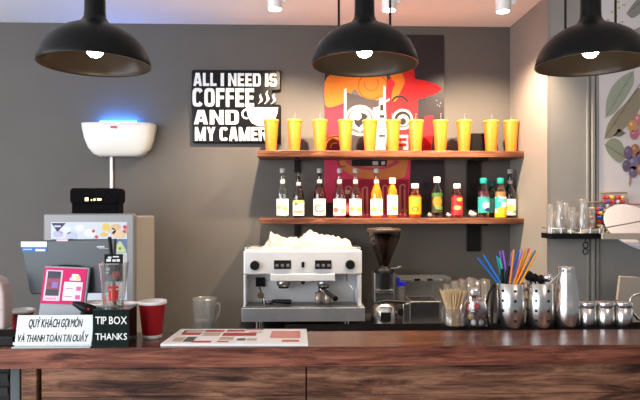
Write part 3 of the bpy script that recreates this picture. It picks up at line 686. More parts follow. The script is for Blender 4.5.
# ------------------------------------------------------------------ bar
ZB = 1.09; Y0, Y1 = 1.906, 2.148
bar = thing('bar_counter', 'long reddish-brown wooden bar counter across the whole foreground', 'bar counter', (0, 2.05, 0))
mb = MB()
mb.box(-1.6, 1.6, Y0, Y1, ZB-.002, ZB, M['bar_top']); mb.box(-1.6, 1.6, Y0, Y1, ZB-.064, ZB-.002, M['bar_edge'])
mb.build('countertop', bar, world=True, bevel=.004)
Yp = Y0+.02
xs = [X(22, Yp), X(37.5, Yp), X(41.5, Yp), X(306, Yp), X(307, Yp), 1.6]
MB().box(xs[0], xs[1], Yp-.006, Yp+.05, 0, ZB-.0645, M['bar_front']).build('corner_post', bar, world=True, bevel=.003)
zs = [0.02, .30, .62, .925, ZB-.0645]
for xa, xb in ((xs[2], xs[3]), (xs[4], xs[5])):
    for i in range(4):
        MB().box(xa, xb-.0012, Yp, Yp+.025, zs[i], zs[i+1]-.0012, M['bar_front']).build('front_plank', bar, world=True, bevel=.0012)
MB().box(xs[0], 1.6, Yp+.055, Y1-.01, 0, ZB-.0645, C((.012, .010, .010))).build('carcass', bar, world=True)
XLd = X(284, Y1)
MB().box(XLd, 1.6, Y1+.0005, 2.275, ZB-.05, ZB+.001, M['rubber']).build('service_ledge', bar, world=True, bevel=.003)
ZL = ZB+.001
# things under the left end
tag(MB().box(X(10, 2.0), X(20, 2.0), 2.0, 2.06, 0, ZB-.0645, C((.10, .115, .115))).build('support_post', bevel=.004), 'grey steel post under the end of the bar', 'post')
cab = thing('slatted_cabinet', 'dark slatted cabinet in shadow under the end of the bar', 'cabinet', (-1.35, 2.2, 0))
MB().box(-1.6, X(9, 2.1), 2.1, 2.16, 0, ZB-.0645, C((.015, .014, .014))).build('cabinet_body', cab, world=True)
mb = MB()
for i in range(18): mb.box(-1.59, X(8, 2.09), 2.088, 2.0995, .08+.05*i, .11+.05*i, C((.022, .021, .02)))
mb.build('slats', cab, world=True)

# back counters
bc = thing('back_counter', 'dark stone back counter under the espresso machine', 'counter', (0.6, 3.5, 0))
MB().box(X(237, 3.3), XR-.001, 3.27, YW-.002, .80, .84, M['counter']).build('worktop', bc, world=True, bevel=.003)
MB().box(X(237, 3.3)+.02, XR-.02, 3.30, YW-.01, 0, .7995, M['steeldark']).build('cabinet_body', bc, world=True)
mb = MB().box(X(237, 3.3)-.40, X(237, 3.3)-.005, 3.36, YW-.002, 0, .735, C((.10, .10, .10)))
tag(mb.build('low_cabinet', bevel=.004), 'low grey cabinet beside the back counter, under the plastic pitcher', 'cabinet')
mb = MB().box(XR+.03, XE-.1, 2.95, YP-.002, 0, .84, C((.06, .06, .06)))
tag(mb.build('side_counter', bevel=.004), 'dark counter under the glass shelf by the grey wall', 'counter')

# pitcher
tp = P(204.5, 298, 3.6); t = thing('plastic_pitcher', 'cloudy plastic pitcher with looped handle against the grey wall', 'pitcher', (tp.x, 3.6, .735))
h = tp.z-.735
MB().lathe([(.060, 0), (.062, .004), (.074, h-.01), (.077, h), (.0745, h-.002), (.071, h-.012), (.059, .008)], M['frost'], n=28, cap0=True, cap1=True).build('jug_body', t)
MB().tube([(.070, -.01, h-.035), (.090, -.012, h-.03), (.098, -.013, h-.05), (.094, -.013, h-.085), (.075, -.012, h-.13), (.066, -.01, h-.14)], .007, M['frost']).build('handle', t)
MB().lathe([(.052, .008), (.058, h*.45)], M['frost'], n=24).build('inner_strainer', t)

# ------------------------------------------------------------------ espresso machine
Ym = 3.36
def bx(u0, v0, u1, v1, ya, yb, Yr=None): 
    a, b = P(u0, v0, Yr or ya), P(u1, v1, Yr or ya); return (a.x, b.x, ya, yb, b.z, a.z)
em = thing('espresso_machine', 'two-group silver espresso machine with towels on top', 'espresso machine', (X(303, Ym), 3.55, .84))
mb = MB().box(*bx(243.5, 251, 362, 274, 3.34, 3.80), M['steelpanel'])
mb.box(*bx(245, 274, 360, 305.5, 3.48, 3.80, 3.40), M['steelpanel'])
mb.box(*bx(244, 274, 247, 306, 3.37, 3.48, 3.40), M['steelpanel']); mb.box(*bx(357, 274, 361, 306, 3.37, 3.48, 3.40), M['steelpanel'])
mb.build('housing', em, world=True, bevel=.006)
MB().box(*bx(270.5, 274.2, 335, 281, 3.335, 3.479), M['steelpanel']).build('group_cover', em, world=True, bevel=.004)
MB().box(*bx(241.5, 308, 365, 321.2, 3.285, 3.76), M['traysteel']).build('drip_tray', em, world=True, bevel=.004)
tz = Z(308, 3.285)
mb = MB()
gx0, gx1 = X(246, 3.4), X(357, 3.4)
mb.box(gx0, gx1, 3.31, 3.475, tz-.0, tz+.003, M['blackplastic'])
for i in range(7):
    yy = 3.325+.022*i; mb.box(gx0, gx1, yy-.003, yy+.003, tz+.003, tz+.007, M['steeldark'])
mb.box(gx0-.01, gx1+.01, 3.288, 3.309, tz-.0, tz+.007, M['steel'])
mb.build('grate', em, world=True)
MB().box(*bx(245, 305.4, 360, 308.2, 3.478, 3.76, 3.40), M['traysteel']).build('lower_back', em, world=True)
for u, v in ((255, 265.2), (350, 264.4)):
    p = P(u, v, 3.34); MB().lathe([(.026, 3.31-3.34), (.027, -.004), (.027, 0)], M['blackplastic'], c=(p.x, 3.34, p.z), axis='Y').build('knob', em, world=True)
    mb = MB()
for u0, u1 in ((274, 291), (315, 331.5)):
    d = MB().box(*bx(u0, 260.3, u1, 269, 3.334, 3.345), M['ink']).build('display', em, world=True, bevel=.002)
    mb = MB()
    for k in range(3):
        p = P(u0+3+5.4*k, 265.5, 3.334); mb.box(p.x-.009, p.x+.009, 3.331, 3.3345, p.z-.009, p.z+.009, C((.12, .12, .13)))
        mb.box(p.x-.005, p.x+.005, 3.3295, 3.3315, p.z+.001, p.z+.004, C((.45, .22, .20)))
    mb.build('button', d, world=True)
MB().box(*bx(301.5, 262, 304.5, 267.5, 3.332, 3.345), M['ink']).build('switch', em, world=True, bevel=.002)
mb = MB(); p = P(303, 281.5, 3.335)
mb.ball((p.x, 3.36, p.z-.008), .012, M['ink'], 12); mb.build('pilot_tap', em, world=True)
MB().box(*bx(255, 278.8, 264.2, 288, 3.455, 3.4795, 3.40), M['ink']).build('pressure_gauge', em, world=True, bevel=.003)
for u in (283.5, 323.5):
    p = P(u, 281, 3.40); g = MB().lathe([(.022, -.038), (.036, -.030), (.040, -.012), (.036, 0)], M['steeldark'], c=(p.x, 3.40, p.z+.002)).build('group_head', em, world=True)
    MB().lathe([(.030, -.042), (.030, -.036)], M['ink'], c=(p.x, 3.40, p.z+.002)).build('shower_screen', g, world=True)
# fitted portafilter, angled handle
p = P(323.5, 288, 3.40)
f_ = MB().lathe([(.024, -.03), (.035, -.02), (.037, 0)], M['chrome'], c=(p.x, 3.40, p.z+.002)).build('portafilter', em, world=True)
MB().tube([(p.x+.01, 3.37, p.z-.012), (p.x+.03, 3.31, p.z-.022), (p.x+.06, 3.22, p.z-.035)], [.010, .013, .016], M['blackplastic'], 10).build('portafilter_handle', f_, world=True)
# steam wands
def wand(us):
    pts = [P(u, v, y) for u, v, y in us]; MB().tube(pts, .0055, M['steeldark'], 8).build('steam_wand', em, world=True)
wand([(346.5, 274, 3.40), (347, 281, 3.37), (350.5, 286, 3.35), (353.5, 290, 3.34), (354, 303, 3.34)])
wand([(260, 288, 3.44), (261.5, 294, 3.38), (264, 299, 3.36), (264.5, 305, 3.36)])
p = P(261, 295, 3.37); MB().lathe([(.018, 0), (.020, .006), (.018, .014)], M['brass'], c=(p.x, 3.35, p.z), axis='Y').build('steam_valve', em, world=True)
for u in (258, 347):
    for y in (3.32, 3.70):
        MB().lathe([(.016, .84), (.014, Z(321.2, 3.285))], M['chrome'], c=(X(u, 3.3), y, 0), n=16).build('foot', em, world=True)
mb = MB(); zt2 = Z(251, 3.34); a, b = X(245, 3.34), X(360.5, 3.34)
for zz in (.012, .022): mb.tube([(a, 3.78, zt2+zz), (a, 3.36, zt2+zz), (b, 3.36, zt2+zz), (b, 3.78, zt2+zz)], .0028, M['chrome'])
for q in range(7): xx = a+(b-a)*q/6; mb.tube([(xx, 3.36, zt2-.001), (xx, 3.36, zt2+.022)], .0028, M['chrome'])
mb.build('cup_rail', em, world=True)
ZT = zt2
# loose portafilter on the grate, two small steel cups
zg = tz+.007
lp = thing('portafilter', 'loose portafilter with black handle lying on the drip grate', 'portafilter', (X(268, 3.40), 3.40, zg))
MB().lathe([(.028, 0), (.034, .008), (.035, .026)], M['steel'], c=(0, 0, 0)).build('basket', lp)
MB().tube([(.03, -.005, .016), (.055, -.012, .016), (.135, -.03, .014)], [.008, .012, .0135], M['blackplastic'], 10).build('handle', lp)
for k, (u, lab) in enumerate(((318.5, 'small brown espresso cup on the drip grate, nearer the middle'), (327.5, 'small brown espresso cup on the drip grate, under the portafilter handle'))):
    p = P(u, 292.5, 3.40); hh = p.z-zg
    tag(MB().lathe([(.020, 0), (.0225, .003), (.024, hh), (.022, hh), (.019, .01), (.001, .009)], mat('steel_cup', (.40, .33, .27), .35, .6), c=(X(u, 3.40), 3.40, zg), n=20, cap1=False).build('espresso_cup'), lab, 'cup', 'espresso cups on the drip grate')

# towels: crumpled cloth heaps
import mathutils.noise as mn
def towel(u0, u1, prof, ya, yb, lab, seed):
    nx, ny = 64, 26; vs = []; fs = []
    def hh(u):
        for (a, va), (b, vb) in zip(prof, prof[1:]):
            if a <= u <= b: t_ = (u-a)/(b-a); t_ = t_*t_*(3-2*t_); return va+(vb-va)*t_
        return prof[-1][1]
    for j in range(ny+1):
        t_ = j/ny; cross = math.sin(PI*min(1, t_*1.0))**0.45 if 0 < t_ < 1 else 0
        for i in range(nx+1):
            u = u0+(u1-u0)*i/nx; p = P(u, hh(u), (ya+yb)/2)
            top = max(0.004, p.z-ZT); end = min(1, i/4, (nx-i)/4)**.5
            q = Vector((u*.16+seed, t_*3.2, seed)); fold = min(1, abs(mn.noise(q*.9))*1.3+.12*abs(mn.noise(q*2.2)))
            z = ZT+top*cross*end*(1-.55*fold)+.001
            wob = mn.noise(Vector((u*.1, seed, t_)))*.02
            vs.append((X(u, ya)+mn.noise(Vector((t_*3, u*.05, seed)))*.012, ya+(yb-ya)*t_+wob*(1 if 0 < j < ny else .4), z))
    m_ = nx+1; k0 = len(vs)
    vs += [(v[0], v[1], ZT+.0005) for v in vs]
    for j in range(ny):
        for i in range(nx): a = j*m_+i; fs.append((a, a+1, a+1+m_, a+m_)); fs.append((k0+a, k0+a+m_, k0+a+1+m_, k0+a+1))
    rim = [i for i in range(nx+1)]+[j*m_+nx for j in range(1, ny+1)]+[ny*m_+i for i in range(nx-1, -1, -1)]+[j*m_ for j in range(ny-1, 0, -1)]
    for a, b in zip(rim, rim[1:]+rim[:1]): fs.append((b, a, k0+a, k0+b))
    o = MB().raw(vs, fs, M['towel'], True).build('bar_towel'); return tag(o, lab, 'towel', 'towels on the espresso machine')
towel(255, 303, [(255, 250), (262, 246), (267, 240), (270, 231), (274, 233), (283, 236), (296, 236), (300, 239), (303, 249)], 3.38, 3.53, 'crumpled white towel on the machine end nearest the pitcher', 1.3)
towel(290, 353, [(290, 249), (298, 238), (304, 232), (310, 229), (318, 233), (330, 234), (342, 236), (350, 239), (353, 247)], 3.545, 3.74, 'crumpled white towel on the machine end nearest the grinder', 5.7)

# ------------------------------------------------------------------ grinder
Yg = 3.45; gx = X(384, Yg); zc0 = .84
gr = thing('coffee_grinder', 'tall coffee grinder with a cone hopper of dark beans', 'grinder', (gx, Yg, zc0))
def gz(v): return Z(v, Yg, 384)-zc0
pxm = 1/ (F/Yg)
MB().lathe([(.075, 0), (.078, .01), (.078, gz(314)), (.068, gz(306)), (.045, gz(303))], M['steel'], n=32).build('base', gr)
MB().box(-.030, .030, -.084, -.070, gz(319), gz(310), M['ink']).build('base_plate', gr, bevel=.004)
MB().box(-.064, .064, -.02, .08, gz(303), gz(272), M['steeldark']).build('motor_housing', gr, bevel=.01)
MB().box(-.030, .030, -.06, -.02, gz(288), gz(271), M['blackplastic']).build('dosing_chamber', gr, bevel=.006)
MB().box(-.050, .050, -.05, .0, gz(292), gz(288.5), M['steel']).build('fork_plate', gr, bevel=.003)
MB().tube([(-.05, -.07, gz(301)), (.0, -.075, gz(299)), (.115, -.07, gz(300.5))], .010, M['blackplastic']).build('fork', gr)
MB().lathe([(.060, gz(272.5)), (.062, gz(270)), (.040, gz(268)), (.028, gz(266))], M['blackplastic'], n=28).build('collar', gr)
MB().lathe([(.026, gz(267)), (.040, gz(260)), (.094, gz(237)), (.097, gz(232))], M['smoke'], n=32, cap0=False, cap1=False).build('hopper', gr)
MB().lathe([(.023, gz(266.8)), (.037, gz(260)), (.092, gz(236.8)), (.05, gz(234))], M['bean'], n=32).build('coffee_beans', gr)
MB().lathe([(.100, gz(232)), (.102, gz(231)), (.100, gz(228.5)), (.03, gz(227.5))], C((.035, .022, .016), .35), n=32).build('lid', gr)
MB().tube([(.035, -.03, gz(268)), (.075, -.04, gz(267)), (.095, -.04, gz(265.5))], .004, M['chrome']).build('lever', gr)
MB().lathe([(.022, -.02), (.024, .0)], M['blackplastic'], c=(.095, -.03, gz(311)), axis='Y', n=18).build('adjust_knob', gr)
MB().tube([(.07, -.035, gz(311)), (.095, -.035, gz(311))], .006, M['steel']).build('knob_shaft', gr)

# stack of clear boxes and a steel pan
Yk = 3.62
a, b = P(399, 277.5, Yk), P(450, 277.5, Yk)
t = thing('clear_storage_box', 'long clear plastic storage box behind the steel pan', 'box', ((a.x+b.x)/2, Yk, .84))
MB().box(a.x, b.x, Yk, Yk+.16, .84, a.z-.02, M['boxclear']).build('box_body', t, world=True, bevel=.006)
MB().box(a.x-.006, b.x+.006, Yk-.008, Yk+.17, a.z-.0195, a.z, M['boxclear']).build('lid', t, world=True, bevel=.004)
for u in (417, 430, 442): p = P(u, 279.5, Yk-.01); MB().box(p.x-.018, p.x+.018, Yk-.014, Yk-.0085, p.z-.008, p.z+.006, M['chrome']).build('latch', t, world=True)
p = P(400.5, 282, 3.56); mb = MB(); mb.box(p.x-.024, p.x-.008, 3.53, 3.56, p.z-.028, p.z+.030, C((.01, .02, .55), .35)); mb.box(p.x-.008, p.x+.026, 3.53, 3.56, p.z-.022, p.z+.004, C((.01, .02, .55), .35))
mb.box(p.x-.02, p.x+.02, 3.53, 3.575, .84, p.z-.02, M['frost'])
tag(mb.build('blue_clip', bevel=.003), 'bright blue plastic clip beside the grinder hopper', 'clip')
a, b = P(411, 301, 3.42), P(439, 301, 3.42); t = thing('steel_pan', 'square dark steel pan with a bright rim beside the stirrers', 'pan', ((a.x+b.x)/2, 3.42, .84))
mb = MB(); zz = a.z
x0_, x1_ = a.x, b.x
for q in ((x0_, x1_, 3.42, 3.426), (x0_, x1_, 3.594, 3.60), (x0_, x0_+.006, 3.426, 3.594), (x1_-.006, x1_, 3.426, 3.594)): mb.box(*q, .84, zz, M['steeldark'])
mb.box(x0_, x1_, 3.42, 3.60, .84, .846, M['steeldark']); mb.build('pan_body', t, world=True)
mb = MB()
for q in ((x0_-.012, x1_+.012, 3.406, 3.42), (x0_-.012, x1_+.012, 3.60, 3.614), (x0_-.012, x0_, 3.42, 3.60), (x1_, x1_+.012, 3.42, 3.60)): mb.box(*q, zz-.008, zz, M['steel'])
mb.build('rim', t, world=True, bevel=.003)
a, b = P(400, 300, 3.50), P(411, 300, 3.50)
tag(MB().box(a.x, b.x-.022, 3.39, 3.47, .84, a.z, M['steel'], cham=.01).build('steel_tin'), 'narrow steel tin between the grinder and the steel pan', 'tin')
mats_tall = [(446.5, 284), (455, 281), (462, 279), (471, 278), (478, 280), (485, 279)]
for i, (u, v) in enumerate(mats_tall):
    Yq = 3.40 if i % 2 else 3.50; p = P(u, v, Yq); hh = p.z-.84; r = .028
    tag(MB().lathe([(r*.8, 0), (r, .006), (r*1.08, hh), (r*1.0, hh), (r*.92, .012), (.001, .010)], M['glass'], c=(p.x, Yq, .84), n=20, cap1=False).build('tall_glass'),
        'clear tall glass, %s in the row behind the stirrer glass counting from the grinder' % words[i], 'glass', 'tall glasses on the back counter')

# ------------------------------------------------------------------ things on the bar's service ledge
def on(u, Y): return (X(u, Y), Y, ZL)
Yl = 2.203
# stirrers
t = thing('stirrer_glass', 'clear glass tumbler holding a bundle of wooden stirrers', 'glass', on(453, Yl))
pm = Yl/F
MB().lathe([(.040, 0), (.041, .004), (.046, .075), (.044, .075), (.039, .008), (.001, .007)], M['glass'], n=26, cap1=False).build('tumbler', t)
mb = MB(); rr = random.Random(3)
for i in range(150):
    a = rr.uniform(0, 2*PI); q = math.sqrt(rr.random()); r0, r1, r2 = .027*q, .026*q, .052*q
    h_ = .137+rr.uniform(-.006, .006); b_ = a+rr.uniform(-.3, .3)
    mb.tube([(r0*math.cos(b_), r0*math.sin(b_), .009), (r1*math.cos(a), r1*math.sin(a), .07), (r2*math.cos(a), r2*math.sin(a), h_)], .0019, M['stick'], 5)
o = mb.build('wooden_stirrers'); o.location = on(453, Yl)
tag(o, 'bundle of pale wooden stirrers fanned out in a glass', 'stirrers', kind='stuff')
# jar of coloured sweets
jx = X(475.5, Yl)
t = thing('sweet_jar', 'clear jar of coloured balls between the stirrers and the straws', 'jar', (jx, Yl, ZL))
MB().lathe([(.042, 0), (.046, .005), (.046, .085), (.040, .100), (.040, .108), (.038, .108), (.038, .1), (.043, .085), (.043, .01), (.001, .008)], M['glass'], n=26, cap1=False).build('jar_body', t)
rr = random.Random(11)
cc = [(.38, .01, .01), (.48, .28, .01), (.02, .05, .28), (.45, .45, .45), (.10, .05, .03), (.08, .06, .05), (.05, .03, .02), (.06, .03, .02), (.70, .70, .7)]
names = ['red', 'yellow', 'blue', 'white', 'red', 'yellow', 'blue', 'brown', 'white']
spots = []
k = 0
for lv in range(4):
    for q in range(6):
        a = q*PI/3+lv*.5; spots.append((.029*math.cos(a), .029*math.sin(a), .0215+lv*.0205))
    spots.append((0, 0, .0215+lv*.0205))
mbs = MB()
for i, (x_, y_, z_) in enumerate(spots):
    mbs.ball((x_, y_, z_), .0115, C(cc[rr.randrange(9)], .3), 12)
o = mbs.build('sweets'); o.location = (jx, Yl, ZL); tag(o, 'red, yellow, blue and white round sweets heaped in a clear jar', 'sweets', kind='stuff')
# steel scoop over the jar, black tongs
p = P(475, 293, Yl); t = thing('steel_scoop', 'steel scoop standing in the jar of coloured balls', 'scoop', (p.x, Yl, p.z-.03))
MB().ball((0, 0, .03), .020, M['chrome'], 16, sc=(1, .5, 1.1)).build('bowl', t)
MB().tube([(0, 0, .012), (-.003, .004, -.02)], .004, M['chrome']).build('handle', t)
t = thing('black_tongs', 'black tongs leaning between the sweet jar and straw holder', 'tongs', on(491, Yl))
for sx in (-1, 1):
    pts = [P(490+sx*1.5, 328, 2.20), P(489+sx*3.0, 308, 2.20), P(491+sx*2.4, 294, 2.205), P(494.5+sx*.6, 284.5, 2.21)]
    pts[0].z = ZL+.005
    MB().tube(pts, [.005, .0055, .005, .004], M['blackplastic'], 8).build('arm', t, world=True)

# perforated utensil holders
HH = .168
def holder(u, lab):
    t = thing('utensil_holder', lab, 'holder', on(u, Yl), group='perforated steel utensil holders')
    R = .0515
    mb = MB().lathe([(R-.003, 0), (R, .003), (R, HH), (R-.0015, HH+.001), (R-.003, HH), (R-.003, .006), (.001, .005)], M['steel'], n=40, cap1=False)
    for r_ in range(4):
        for c_ in range(7):
            a = -PI/2+2*PI*c_/7
            z = .030+r_*.0375
            T = Matrix.Translation((R*math.cos(a), R*math.sin(a), z)) @ Matrix.Rotation(a, 4, 'Z')
            mb.lathe([(.0055, .0), (.0055, .0005)], M['ink'], n=10, T=T, axis='X')
    mb.build('perforated_cup', t); return t
h1 = holder(510.5, 'perforated steel holder filled with coloured straws')
h2 = dup(h1, on(539.5, Yl), 'perforated steel holder with black utensils beside the shaker', rz=.28)
# straws
straws = [((478, 258), (499, 284), (.01, .17, .62), 'blue straw leaning furthest towards the sweet jar'),
          ((483.5, 255), (502, 284), (.02, .20, .65), 'blue straw second furthest towards the sweet jar'),
          ((497, 256), (503, 284), (.01, .32, .50), 'teal straw standing beside the green one'),
          ((499.5, 258), (506, 284), (.06, .50, .20), 'short green straw beside the purple pair'),
          ((500, 251), (506, 284), (.22, .09, .52), 'purple straw of the tall pair, nearer the green straw'),
          ((503, 250.5), (508, 284), (.26, .11, .55), 'purple straw of the tall pair, nearer the black ones'),
          ((512, 252), (507, 284), (.28, .12, .50), 'purple straw crossing in front beside an orange one'),
          ((514, 249.5), (510, 284), (.75, .25, .02), 'orange straw rising behind the purple crossing straw'),
          ((519, 250.5), (508, 284), (.01, .15, .60), 'dark blue straw leaning towards the shaker'),
          ((523, 250.5), (512, 284), (.24, .12, .58), 'violet straw leaning towards the shaker'),
          ((526.5, 253), (513, 284), (.50, .62, .06), 'lime green straw leaning towards the shaker'),
          ((525, 249), (514, 284), (.80, .22, .03), 'orange-red straw rising behind the lime one'),
          ((529, 248.5), (515, 284), (.72, .06, .02), 'red straw among the leaning orange ones'),
          ((532, 252), (516, 284), (.85, .30, .01), 'bright orange straw beside the red one'),
          ((535.5, 250.5), (518, 284), (.02, .22, .60), 'blue straw tip behind the outermost orange straw'),
          ((537, 252), (520, 284), (.88, .36, .01), 'amber straw leaning furthest towards the shaker')]
for i, (tpx, bpx, c, lab) in enumerate(straws):
    ya = Yl+(-.020-.006*(i % 2) if c[0] > .45 else .0 if i % 2 else .018)
    a = P(*tpx, ya); b = P(*bpx, ya); d = (b-a)
    t_ = (a.z-(ZL+.012))/(-d.z); e = a+d*t_
    hx = X(510.5, Yl)
    e.x = hx+max(-.036, min(.036, e.x-hx)); m1 = b.copy(); m1.x = hx+max(-.040, min(.040, b.x-hx))
    tag(MB().tube([e, m1, a], .0041, C(c, .35), 8).build('drinking_straw'), lab, 'straw', 'drinking straws in the steel holder')
for k, (tp_, bp_, lab) in enumerate((((502, 269), (501, 284), 'thick black straw next to the blue straws'), ((509, 266), (505, 284), 'thick black straw in front of the purple straws'))):
    a, b = P(*tp_, Yl-.012), P(*bp_, Yl-.012); b.x = max(b.x, X(510.5, Yl)-.036); e = b.copy(); e.z = ZL+.012; e.y = Yl-.01
    tag(MB().tube([e, b, a], .0062, M['blackplastic'], 10).build('drinking_straw'), lab, 'straw', 'drinking straws in the steel holder')
# black utensils in second holder
hx = X(539.5, Yl)
for k, (u, v, r, lab) in enumerate(((529, 276, .018, 'black ladle head nearest the straws in the second holder'), (534.5, 278, .016, 'black spoon head in the middle of the second holder'), (541, 279.5, .017, 'black spoon head beside the steel ball whisk'))):
    p = P(u, v, Yl+.01*(k-1)); t = thing('serving_spoon', lab, 'spoon', (p.x, p.y, ZL+.012), group='black spoons in the second holder')
    MB().ball((0, 0, p.z-ZL-.012), r, M['blackplastic'], 14, sc=(1, .45, 1.1)).build('spoon_bowl', t)
    MB().tube([((hx-p.x)*.8, 0, 0), ((hx-p.x)*.3, 0, HH-.02), (0, 0, p.z-ZL-.02)], .004, M['blackplastic']).build('handle', t)
p = P(547.5, 277.5, Yl); t = thing('steel_measure', 'round steel measure rising from the second holder', 'measure', (p.x, p.y, ZL+.012))
MB().ball((0, 0, p.z-ZL-.012), .020, M['chrome'], 18, sc=(1, 1, .9)).build('bowl', t)
MB().tube([((hx-p.x)*.6, 0, 0), (0, 0, p.z-ZL-.03)], .004, M['steel']).build('handle', t)
a, b = P(563.5, 269.5, Yl-.03), P(549, 284, Yl-.03); e = Vector((hx-.02, Yl-.01, ZL+.012))
t = thing('bar_spoon', 'long steel spoon leaning from the second holder against the shaker', 'spoon', e)
MB().tube([e, b, a], [.003, .003, .0036], M['steel'], 8).build('handle', t, world=True)
# shakers
def shaker(u, Y, top, lab, r=.048):
    t = thing('cocktail_shaker', lab, 'shaker', on(u, Y), group='steel shakers')
    h_ = P(u, top, Y).z-ZL; k = h_/.235
    MB().lathe([(r*.92, 0), (r, .004), (r*1.0, .085*k), (r*.985, .0865*k), (r*.985, .089*k), (r*.97, .0905*k), (r*.90, .15*k), (r*.72, .20*k), (r*.66, .214*k)], M['steel'], n=36).build('shaker_body', t)
    MB().lathe([(r*.69, .2135*k), (r*.69, .229*k), (r*.62, .2345*k), (r*.2, .235*k)], M['steel'], n=32).build('cap', t)
shaker(566.5, Yl, 266, 'tall brushed steel shaker standing in front of the grey wall')
# canisters
can0 = None
for u, lab in ((586.5, 'small steel canister next to the shaker'), (604.5, 'small steel canister in the middle of the three'), (622.5, 'small steel canister next to the metal pitcher')):
    if can0 is None:
        can0 = t = thing('steel_canister', lab, 'canister', on(u, 2.212), group='small steel canisters')
        MB().lathe([(.033, 0), (.0345, .003), (.0345, .070), (.033, .071)], M['steel'], n=32).build('can', t)
        MB().lathe([(.0335, .071), (.0352, .0725), (.0352, .090), (.033, .094), (.01, .095)], M['steel'], n=32).build('lid', t)
    else: dup(can0, on(u, 2.212), lab)
# metal pitcher, mostly beyond the frame edge: its curved handle shows
t = thing('milk_pitcher', 'steel pitcher with curved handle beyond the last canister', 'pitcher', (X(654, 2.23), 2.23, ZL))
MB().lathe([(.040, 0), (.044, .004), (.046, .05), (.038, .10), (.036, .125), (.034, .125), (.036, .1), (.043, .05), (.001, .008)], M['steel'], n=32, cap1=False).build('pitcher_body', t)
hp = [P(640.5, 293.5, 2.23), P(635, 294.5, 2.23), P(631, 297.5, 2.23), P(629.5, 303, 2.23), P(632, 312, 2.23), P(638, 319, 2.23), P(645, 321, 2.23)]
MB().tube(hp, .0055, M['steel'], 10).build('handle', t, world=True)
# beige board leaning at the grey wall
mb = MB(); pts = [(613, 330), (620, 276), (668, 279), (668, 336)]
mb.poly(xz(pts, 3.12), 3.12, M['board'], .02)
zmin = min(v.z for v in mb.v)
for v in mb.v:
    if v.z < .95: v.z = .84
tag(mb.build('tray_board', bevel=.004), 'beige tray board standing behind the steel canisters', 'tray')

# ------------------------------------------------------------------ glass shelf on the grey wall
Yr = YP-.135
zt = Z(233.5, Yr, 575); gs = thing('wall_rack', 'black wall rack of upside-down glasses on the grey wall', 'rack', (X(575, Yr), YP, zt-.03))
xa, xb = X(551, Yr), X(601, Yr)
MB().box(xa, xb, Yr, YP-.001, zt-.030, zt, M['black']).build('deck', gs, world=True, bevel=.003)
mb = MB(); za = zt+.028
mb.tube([(xa+.004, YP-.003, za), (xa+.004, Yr+.004, za), (xb-.004, Yr+.004, za), (xb-.004, YP-.003, za)], .0025, M['chrome'])
for q in range(6): xx = xa+.004+(xb-xa-.008)*q/5; mb.tube([(xx, Yr+.004, zt), (xx, Yr+.004, za)], .0025, M['chrome'])
mb.build('gallery_rail', gs, world=True)
gdefs = [(550, 204, .021, 'g'), (560, 201, .030, 'c'), (571.5, 207, .027, 'g'), (583, 199, .034, 'c'), (591.5, 208, .022, 'g'), (555, 211, .024, 'g'), (577, 212, .026, 'g'), (566, 203, .024, 'c')]
gl = ['slim glass at the open end of the wall rack', 'glass carafe nearest the open end of the wall rack', 'straight glass between the carafes on the wall rack', 'largest glass carafe on the wall rack', 'slim glass beside the candy boxes on the wall rack', 'short glass behind the slim end glass of the rack', 'short glass behind the white cloth on the rack', 'thin carafe behind the straight glass on the rack']
for i, ((u, v, r, k), lab) in enumerate(zip(gdefs, gl)):
    Yq = Yr+.047 if i < 5 else Yr+.103
    p = P(u, v, Yq); h_ = p.z-zt
    pr = [(r, 0), (r, .003), (r*.86, h_), (r*.80, h_-.004), (r*.92, .004)] if k == 'g' else [(r*.85, 0), (r, .012), (r*1.02, h_*.42), (r*.55, h_*.70), (r*.5, h_*.82), (r*.72, h_), (r*.68, h_), (r*.46, h_*.82), (r*.95, h_*.42), (r*.9, .012)]
    tag(MB().lathe(pr, M['glassrack'], c=(p.x, Yq, zt), n=24, cap1=False).build('drinking_glass' if k == 'g' else 'glass_carafe'), 'clear '+lab, 'glass' if k == 'g' else 'carafe', 'glassware on the wall rack')
# folded white cloth on the rack
vs = []; fs = []; nx, ny = 22, 8
for j in range(ny+1):
    for i in range(nx+1):
        u = 566+36*i/nx; t_ = j/ny
        z_ = .010+.010*math.sin(i*.5+1.2*t_*3)+ .045*max(0, (i/nx-.35))*1.4*(1-.4*t_)
        vs.append((X(u, Yr+.03), Yr+.006+.008*t_, zt+max(.002, z_*math.sin(PI*(0.12+.76*t_)))))
m_ = nx+1; k0 = len(vs); vs += [(v[0], v[1], zt+.0005) for v in vs]
for j in range(ny):
    for i in range(nx): a = j*m_+i; fs.append((a, a+1, a+1+m_, a+m_)); fs.append((k0+a, k0+a+m_, k0+a+1+m_, k0+a+1))
rim = list(range(nx+1))+[j*m_+nx for j in range(1, ny+1)]+[ny*m_+i for i in range(nx-1, -1, -1)]+[j*m_ for j in range(ny-1, 0, -1)]
for a, b in zip(rim, rim[1:]+rim[:1]): fs.append((b, a, k0+a, k0+b))
tag(MB().raw(vs, fs, M['towel'], True).build('folded_cloth'), 'folded white cloth in front of the glasses on the wall rack', 'cloth')
